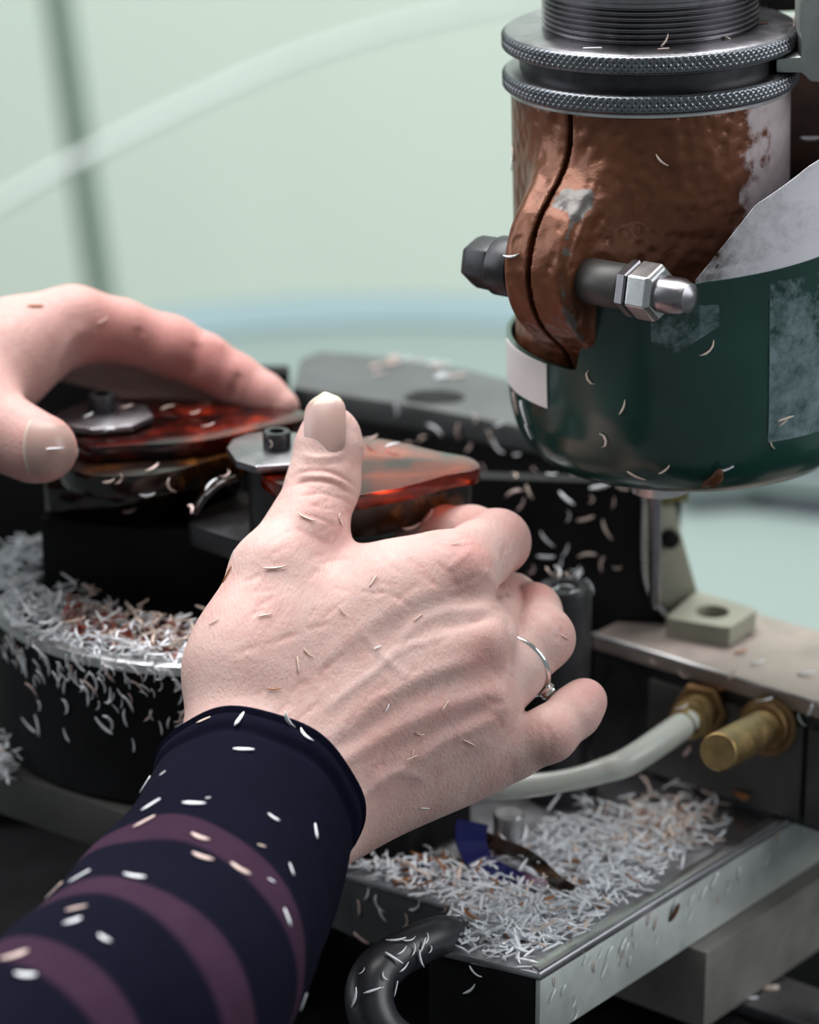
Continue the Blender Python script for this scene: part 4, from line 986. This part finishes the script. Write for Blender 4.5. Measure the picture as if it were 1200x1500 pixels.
# on the hands
for x, y, a, l, m_, k in [(547, 851, 60, 5, 'shave_warm', 0), (500, 895, -60, 4.6, 'shave_pink', 1), (612, 905, 45, 4, 'shave_warm', 0), (553, 949, 30, 3, 'shave', 3), (567, 1037, 60, 3, 'shave', 3), (436, 975, 88, 5.5, 'shave_warm', 0), (450, 958, -40, 5, 'shave_warm', 2), (614, 1076, -20, 4.6, 'shave_warm', 4), (603, 1110, 22, 4.2, 'shave_warm', 0), (605, 1104, 80, 3, 'shave_warm', 0), (622, 1183, -25, 3.6, 'shave', 0), (688, 1088, -30, 4.6, 'shave_warm', 0), (652, 1034, 55, 4, 'shave_warm', 0),
        (826, 933, -20, 4.2, 'shave_warm', 0), (668, 798, 8, 3.4, 'shave_warm', 1), (403, 833, 8, 8, 'shave_warm', 1), (388, 902, 20, 5, 'shave_warm', 0), (314, 912, 10, 4, 'shave_warm', 0), (402, 1010, 5, 5, 'shave_amber', 1), (449, 760, -25, 7, 'shave_warm', 1), (497, 763, -62, 7, 'shave_warm', 4), (334, 842, 50, 6, 'shave_amber', 0), (342, 812, 60, 3, 'shave', 0), (80, 657, 2, 6.5, 'shave', 0), (118, 664, -50, 3, 'shave', 0), (52, 449, 25, 6, 'shave_amber', 3), (150, 470, 25, 5, 'shave_pink', 1)]:
    chip(x, y, a, l, m_, k, 'tiny pale shaving clinging to the skin of a hand', 'shavings on the hands', .55)
# on the milling head
for x, y, a, l, m_, k in [(968, 236, -45, 5.8, 'shave_warm', 1), (747, 225, 75, 6, 'shave_warm', 2), (742, 240, 85, 5, 'shave', 1), (975, 60, 62, 5, 'shave_warm', 1), (1062, 55, -60, 5.6, 'shave_warm', 0), (868, 72, -5, 6, 'shave', 0), (972, 73, 40, 4, 'shave_pink', 0), (750, 376, 5, 6.5, 'shave', 1), (1187, 203, 0, 7, 'shave', 3), (1112, 36, 20, 6, 'shave_brown', 3), (1165, 32, -50, 5, 'shave_warm', 3)]:
    chip(x, y, a, l, m_, k, 'thin pale shaving sticking to the milling head', 'shavings on the milling head', .9)
for x, y, a, l, m_, k in [(1040, 513, 52, 8, 'shave_warm', 2), (914, 597, 62, 6, 'shave_warm', 1), (889, 645, 85, 8, 'shave_warm', 4), (862, 555, -65, 8, 'shave_warm', 4), (975, 688, 52, 5.4, 'shave_warm', 1), (932, 697, -25, 7, 'shave_warm', 1), (1130, 652, -55, 4, 'shave_warm', 1), (1148, 618, 40, 5, 'shave_warm', 1), (1150, 613, 10, 6, 'shave_warm', 0), (1062, 688, 22, 6.5, 'shave', 1), (768, 605, -70, 9, 'shave', 1), (756, 590, -75, 8, 'shave_pink', 1), (775, 632, -55, 6, 'shave', 1)]:
    chip(x, y, a, l, m_, k, 'thin bright sliver stuck to the green chip guard', 'shavings on the chip guard', .75)
# on the dark machine parts behind: a scatter of larger curls
rr = random.Random(3)
spots = [(585, 600, 80, 8), (640, 628, -30, 10), (672, 632, 70, 9), (620, 640, 20, 8), (731, 655, -35, 10), (722, 640, 70, 8), (760, 665, 30, 6), (700, 615, 60, 7), (757, 700, 80, 7), (790, 690, 85, 7), (806, 698, -50, 8), (775, 720, -80, 7), (752, 718, 20, 9), (765, 738, 60, 9), (830, 728, -50, 9), (835, 755, 70, 7), (858, 760, 5, 8), (887, 775, -65, 10), (800, 790, -35, 9), (830, 805, 60, 8), (860, 810, 5, 9), (880, 825, 70, 8), (820, 830, 80, 9), (845, 835, 30, 8), (800, 815, 10, 8), (905, 832, 0, 6), (862, 855, -60, 8), (782, 835, 50, 8), (870, 730, 75, 7), (900, 735, 80, 7), (712, 690, 75, 8), (735, 622, 10, 7), (690, 655, 50, 7), (845, 690, -20, 6), (880, 712, 5, 10), (910, 715, -20, 8)]
for x, y, a, l in spots: chip(x, y, a + rr.uniform(-15, 15), l * .85, rr.choice(['shave', 'shave', 'shave_pink', 'shave_warm']), rr.choice([1, 2, 3, 4, 5]), 'pale curled shaving on the black column', 'shavings on the black column', .75, rr.uniform(0, .5))
for i in range(14): chip(rr.uniform(520, 680), 522 + rr.uniform(0, 34) + (0), rr.uniform(-40, 40), rr.uniform(5, 8), rr.choice(['shave', 'shave_pink']), rr.choice([1, 2, 5]), 'pale curled shaving lying on the charcoal beam', 'shavings on the charcoal beam', 1, .2)
for x, y, a, l in [(130, 612, 60, 6), (160, 628, 10, 6), (185, 600, 20, 7), (400, 650, 80, 5), (245, 600, 40, 8), (285, 610, -5, 9), (305, 628, 15, 8), (225, 690, 70, 9), (178, 702, 65, 8), (245, 712, -60, 9), (285, 745, -40, 10), (310, 712, 50, 9), (335, 700, 70, 9), (545, 646, 0, 9), (575, 655, 15, 8), (600, 648, 10, 6), (190, 748, 20, 8), (360, 740, -40, 8), (630, 760, 30, 9), (600, 772, 10, 10), (160, 705, 20, 7), (215, 725, 5, 8)]:
    chip(x, y, a, l * .7, rr.choice(['shave_pink', 'shave_warm', 'shave']), rr.choice([1, 2, 4, 5]), 'pale shaving caught among the clamped plates and washers', 'shavings on the clamped plates', 1.1, .25)
# drum wall, tray walls, handle, plates
for i in range(120):
    x = rr.uniform(0, 285); e = 905 + 70 * math.sqrt(max(0, 1 - ((x - 320) / 380) ** 2)) * 1.0 - 0
    y = 985 - 70 * (1 - math.sqrt(max(0, 1 - ((x - 318) / 375) ** 2))) * 1.8 + abs(rr.gauss(0, 60)) * .75 - 5
    chip(x, y, rr.uniform(40, 140), rr.uniform(4, 9), rr.choice(['shave', 'shave', 'shave_pink']), rr.choice([1, 2, 4, 5]), 'pale shaving hanging on the black drum wall', 'shavings on the drum wall', .6, rr.uniform(0, .4), i >= 40)
for i in range(40):
    t = rr.random(); x = 800 + 380 * t; y = 1436 - 256 * t + abs(rr.gauss(0, 26)) + 6
    chip(x, y, rr.uniform(50, 130), rr.uniform(3.5, 7), rr.choice(['shave', 'shave', 'shave_pink', 'shave']), rr.choice([0, 1, 2, 5]), 'pale shaving stuck to the steel tray side', 'shavings on the tray side', .65, .1, i >= 24)
for x, y, a, l in [(540, 1310, 60, 7), (528, 1330, 80, 8), (553, 1325, -65, 10), (560, 1340, -60, 8), (612, 1330, 40, 9), (598, 1350, 70, 8), (655, 1330, 75, 8), (530, 1378, -25, 9), (545, 1290, 20, 6), (690, 1450, 40, 8)]:
    chip(x, y, a, l * .8, rr.choice(['shave_pink', 'shave']), rr.choice([1, 2, 4]), 'pale shaving hanging on the dark rear tray wall', 'shavings on the tray rear wall', .9)
for x, y, a, l in [(545, 1452, 20, 7), (523, 1462, 75, 8), (575, 1405, -30, 8), (590, 1418, 25, 6), (560, 1432, -70, 6), (606, 1392, 70, 6), (618, 1385, 60, 6), (598, 1380, 20, 7), (588, 1395, 40, 6), (613, 1404, -60, 8), (577, 1448, 80, 6), (558, 1448, 0, 3), (532, 1425, 50, 4), (580, 1380, 15, 8), (625, 1378, 60, 6), (630, 1390, 80, 5)]:
    chip(x, y, a, l * .85, 'shave', rr.choice([0, 1, 2, 4]), 'pale shaving lying on the black curved handle', 'shavings on the handle', .8, .15)
for x, y, a, l, m_ in [(1075, 1440, 10, 6, 'shave'), (1062, 1428, 75, 4, 'shave'), (1120, 1442, -10, 8, 'shave_warm'), (1128, 1450, 20, 7, 'shave_warm')]:
    chip(x, y, a, l, m_, 3, 'pale shaving on the dark slide plate', 'shavings on the slide plate', .9)
for x, y, a, l, m_ in [(1085, 958, 40, 7, 'shave_amber'), (1110, 975, 10, 8, 'shave'), (1075, 990, 70, 8, 'shave_pink'), (1055, 1008, 5, 8, 'shave_amber'), (1180, 990, -30, 8, 'shave'), (1190, 1040, 50, 8, 'shave'), (1175, 1055, -40, 8, 'shave'), (1005, 990, 0, 8, 'shave_pink'), (1120, 1030, -5, 9, 'shave'), (1000, 1040, 40, 7, 'shave'), (1010, 1100, 40, 8, 'shave_pink'), (960, 970, 0, 6, 'shave_pink'), (1100, 930, -30, 6, 'shave_pink')]:
    chip(x, y, a, l * .8, m_, rr.choice([1, 2, 3]), 'pale shaving lodged on the fitting block', 'shavings on the fitting block', .9, .2)
for i in range(9): chip(rr.uniform(805, 850), rr.uniform(838, 880), rr.uniform(20, 160), rr.uniform(4, 7), rr.choice(['shave', 'shave_warm', 'shave']), rr.choice([1, 2, 5]), 'pale shaving heaped on the round post', 'shavings on the round post', .9, rr.uniform(0, .8))
# tray: the topmost shavings one by one
for i in range(30):
    t = rr.random(); s_ = rr.random()
    x = 690 + 330 * t + rr.gauss(0, 22); y = 1405 - 190 * t + rr.gauss(0, 26)
    if y > 1420 - (x - 792) * .66 and x > 792: continue
    chip(x, y, rr.uniform(-70, 80), rr.uniform(5, 10), rr.choice(['shave', 'shave', 'shave', 'shave', 'shave_warm']), rr.choice([0, 1, 2, 4, 5]), 'white shaving on top of the tray heap', 'shavings on the tray heap', .6, rr.uniform(0, .35))
for x, y, a, l, m_ in [(820, 1295, -20, 14, 'shave_brown'), (835, 1302, -30, 10, 'shave_amber'), (805, 1275, 30, 9, 'shave_amber'), (748, 1360, -25, 9, 'shave_amber'), (882, 1332, -20, 6, 'shave_amber'), (985, 1335, 80, 9, 'shave_brown'), (590, 1295, 20, 9, 'shave_amber'), (560, 1275, -40, 9, 'shave_brown'), (605, 1278, 30, 8, 'shave_amber'), (540, 1262, 40, 8, 'shave_amber'), (830, 1355, 85, 6, 'shave_warm'), (735, 1255, -30, 10, 'shave_brown'), (760, 1262, -15, 12, 'shave_brown'), (720, 1235, -40, 10, 'shave_amber'), (1000, 1188, 10, 9, 'shave_amber'), (940, 1210, 10, 9, 'shave_warm'), (930, 1195, 0, 10, 'shave_amber'), (1090, 1165, 5, 10, 'shave_amber')]:
    chip(x, y, a, l * .8, m_, 3, 'brown or amber flake among the white shavings in the tray', 'amber flakes in the tray', 1.5, .25)
h = pick(1045, 692)
if h: PEND.append((3, 'shave_brown', lay(h[0] + Vector((.0005, -.0005, -.002)), h[1], R(65), .010, 2.0, .0008, 0), 'dark brown flake hanging from the lower edge of the chip guard', '', ''))
# heaps that nobody could count
def heap(name, pts_fn, count, label, cat, mats, lmin, lmax, hgt, clump=None, parent=None):
    r_ = np.random.default_rng(abs(hash(name + label)) % 1000 if False else len(label) * 7 + count); V_, F_, MI = [], [], []; base = [(np.array(a), b) for a, b in VAR]
    tries = 0; k_ = 0
    while k_ < count and tries < count * 6:
        tries += 1; p = pts_fn(r_)
        if p is None: continue
        vb, fb_ = base[r_.integers(len(base))]; ln = r_.uniform(lmin, lmax) * .001; az = r_.uniform(0, 2 * math.pi); el = r_.normal(0, .28)
        cx, sx_ = math.cos(az), math.sin(az); ce, se = math.cos(el), math.sin(el)
        X = np.array([cx * ce, sx_ * ce, se]); Y = np.array([-sx_, cx, 0]); Zv = np.cross(X, Y)
        vv = vb[:, :1] * X + vb[:, 1:2] * Y * .7 + vb[:, 2:3] * Zv; vv = vv * ln; zlow = vv[:, 2].min()
        vv = vv + np.array([p[0], p[1], p[2] - zlow + r_.random() ** 2 * p[3]]); n0 = len(V_)
        V_ += vv.tolist(); F_ += [tuple(i + n0 for i in q_) for q_ in fb_]; mi = int(r_.choice(len(mats), p=p[4])); MI += [mi] * len(fb_); k_ += 1
    b = np.array(V_).mean(0); me = bpy.data.meshes.new(name); me.from_pydata((np.array(V_) - b).tolist(), [], F_)
    for m_ in mats: me.materials.append(M[m_].m)
    me.polygons.foreach_set('material_index', np.array(MI, dtype=np.int32)); me.update()
    o = link(name, me, None, tuple(b)); tag(o, label, cat, None, 'stuff'); return o
TP = [(p.x, p.y) for p in tb]
def inside(x, y, P):
    c = False; n = len(P)
    for i in range(n):
        (x1, y1), (x2, y2) = P[i], P[i - 1]
        if (y1 > y) != (y2 > y) and x < (x2 - x1) * (y - y1) / (y2 - y1) + x1: c = not c
    return c
MT = ['shave', 'shave_warm', 'shave_amber', 'navy_acetate']
blobs_ = [(850, 1290, 95, 50, 1.0), (740, 1370, 80, 32, .9), (900, 1240, 90, 40, .9), (960, 1215, 70, 30, .7), (640, 1290, 90, 26, .8), (790, 1330, 80, 40, .8), (700, 1320, 60, 30, .8), (1000, 1200, 60, 25, .35), (580, 1270, 60, 20, .7)]
def tray_pts(r_):
    bx, by, sx_, sy_, hh = blobs_[r_.choice(len(blobs_), p=[.22, .17, .15, .1, .1, .14, .06, .03, .03])]
    x, y = r_.normal(bx, sx_ * .62), r_.normal(by, sy_ * .62); p = on(x, y, ZT)
    if not inside(p.x, p.y, TP): return None
    dd = (flat(p) - e0).dot(nr)
    if dd < .0058: return None
    warm = np.clip((x - 850) / 250, 0, .55) if y < 1250 else .05
    am = .10 if x < 700 and y < 1310 else .02
    nv = .05 if x < 700 and y < 1310 else 0
    return (p.x, p.y, ZT + .0001, .0045 * hh, [1 - warm - am - nv, warm, am, nv])
heap('tray_heap', tray_pts, 2300, 'loose heap of white shavings spread over the chip tray', 'shavings', MT, 4, 9, .005)
BLK = [(p.x, p.y) for p in blk]
BLK = [(x + (x - sum(a for a, _ in BLK) / 6) * .08, y + (y - sum(b for _, b in BLK) / 6) * .08) for x, y in BLK]
def drum_pts(r_):
    th = r_.uniform(0, 2 * math.pi); rad_ = DR * math.sqrt(r_.uniform(.35, .985)); x, y = DC.x + rad_ * math.cos(th), DC.y + rad_ * math.sin(th)
    if y > DC.y + .03 or inside(x, y, BLK): return None
    red_ = .45 if (abs(rad_ - DR * .80) < DR * .09 and r_.random() < .8) else .03; edge = rad_ > DR * .9 or x < DC.x - .05
    wm = 0.0 if edge else .55
    red_ = 0 if edge else red_
    return (x, y, -.0654, .0075, [1 - wm * (1 - red_) - red_, wm * (1 - red_), red_, 0])
heap('drum_heap', drum_pts, 2600, 'ring of white and reddish shavings heaped on top of the drum', 'shavings', ['shave', 'shave_warm', 'shave_red', 'navy_acetate'], 4, 8, .006)
def corner_pts(r_):
    p = on(r_.normal(2, 9), r_.normal(1128, 9), -.117); return (p.x, p.y, -.1175, .012, [.95, .05, 0, 0])
heap('bar_heap', corner_pts, 120, 'small bank of white shavings where drum meets grey bar at left', 'shavings', ['shave', 'shave_warm', 'shave_red', 'navy_acetate'], 3, 6, .006)
# offcuts in the tray
nv_ = catmull([on(692, 1205, ZT + .012), on(690, 1232, ZT + .008), on(705, 1262, ZT + .0035), on(745, 1285, ZT + .003), on(800, 1300, ZT + .003)], 8)
def ribbon(path, wid, th, nrm):
    g = Geo(); v = []; f = []; m = len(path)
    for i, p in enumerate(path):
        d_ = (path[min(i + 1, m - 1)] - path[max(i - 1, 0)]).normalized(); s = d_.cross(nrm).normalized(); u = s.cross(d_); wv = wid(i / (m - 1)) if callable(wid) else wid
        for a, b in ((-1, -1), (1, -1), (1, 1), (-1, 1)): v.append(p + s * (a * wv / 2) + u * (b * th / 2))
    for i in range(m - 1):
        for k in range(4): f.append((i * 4 + k, i * 4 + (k + 1) % 4, i * 4 + 4 + (k + 1) % 4, i * 4 + 4 + k))
    f.append((3, 2, 1, 0)); b = (m - 1) * 4; f.append((b, b + 1, b + 2, b + 3)); return g.add(v, f)
tag(build('navy_offcut', ribbon(nv_, lambda t: .011 * (1 - .6 * t * t), .0012, Vector((.2, -.6, .75)).normalized()), M['navy_acetate']), 'curled navy blue acetate offcut lying in the tray shavings', 'offcut')
tn = catmull([on(705, 1228, ZT + .006), on(735, 1240, ZT + .006), on(775, 1256, ZT + .005), on(815, 1290, ZT + .005), on(838, 1304, ZT + .004)], 8)
tag(build('brown_offcut', ribbon(tn, lambda t: .006 * (1 - .4 * t), .0014, Vector((0, -.5, .85)).normalized()), M['tortoise']), 'mottled brown acetate offcut lying beside the navy offcut in the tray', 'offcut')
gp_ = on(745, 1225, ZT)
tag(build('grey_peg', lathe([(.0055, 0), (.0055, .0085), (.0050, .009), (0, .009)], gp_, (0, 0, 1), 32, close=False), M['bright_steel']), 'short grey steel peg in the tray behind the navy offcut', 'peg')
# every single shaving gets a label of its own: repeats are told apart by their order in the photograph
NTH = 'first second third fourth fifth sixth seventh eighth ninth tenth eleventh twelfth thirteenth fourteenth fifteenth sixteenth'.split()
sets = {}
for i, p in enumerate(PEND): sets.setdefault(p[3], []).append(i)
for lab, ids in sets.items():
    if len(ids) < 2: continue
    ids.sort(key=lambda i: PEND[i][2].translation.x)
    for n_, i in enumerate(ids):
        p = list(PEND[i]); p[3] = lab + ', ' + ('leftmost' if n_ == 0 else 'rightmost' if n_ == len(ids) - 1 else NTH[n_] + ' from left'); PEND[i] = tuple(p)
# link the single shavings
if LOOSE:
    V_, F_ = [], []
    for k, mat, m_, *_r in LOOSE:
        n0 = len(V_); V_ += [m_ @ Vector(p) for p in VAR[k][0]]; F_ += [tuple(i + n0 for i in q_) for q_ in VAR[k][1]]
    me = bpy.data.meshes.new('loose_shavings'); me.from_pydata([tuple(p) for p in V_], [], F_); me.materials.append(M['shave'].m)
    tag(link('loose_shavings', me), 'loose sprinkle of finer white shavings on drum wall and tray side', 'shavings', None, 'stuff')
for k, mat, m_, label, group, host in PEND:
    src = smesh(k, mat)
    o = bpy.data.objects.new('flake' if mat in ('shave_brown', 'shave_amber') else 'shaving', src); o.matrix_world = m_
    COL.objects.link(o); tag(o, label, 'shaving' if o.name.startswith('shaving') else 'flake', group or None)
print('SHAVINGS', len(PEND), 'OBJECTS', len(bpy.data.objects))
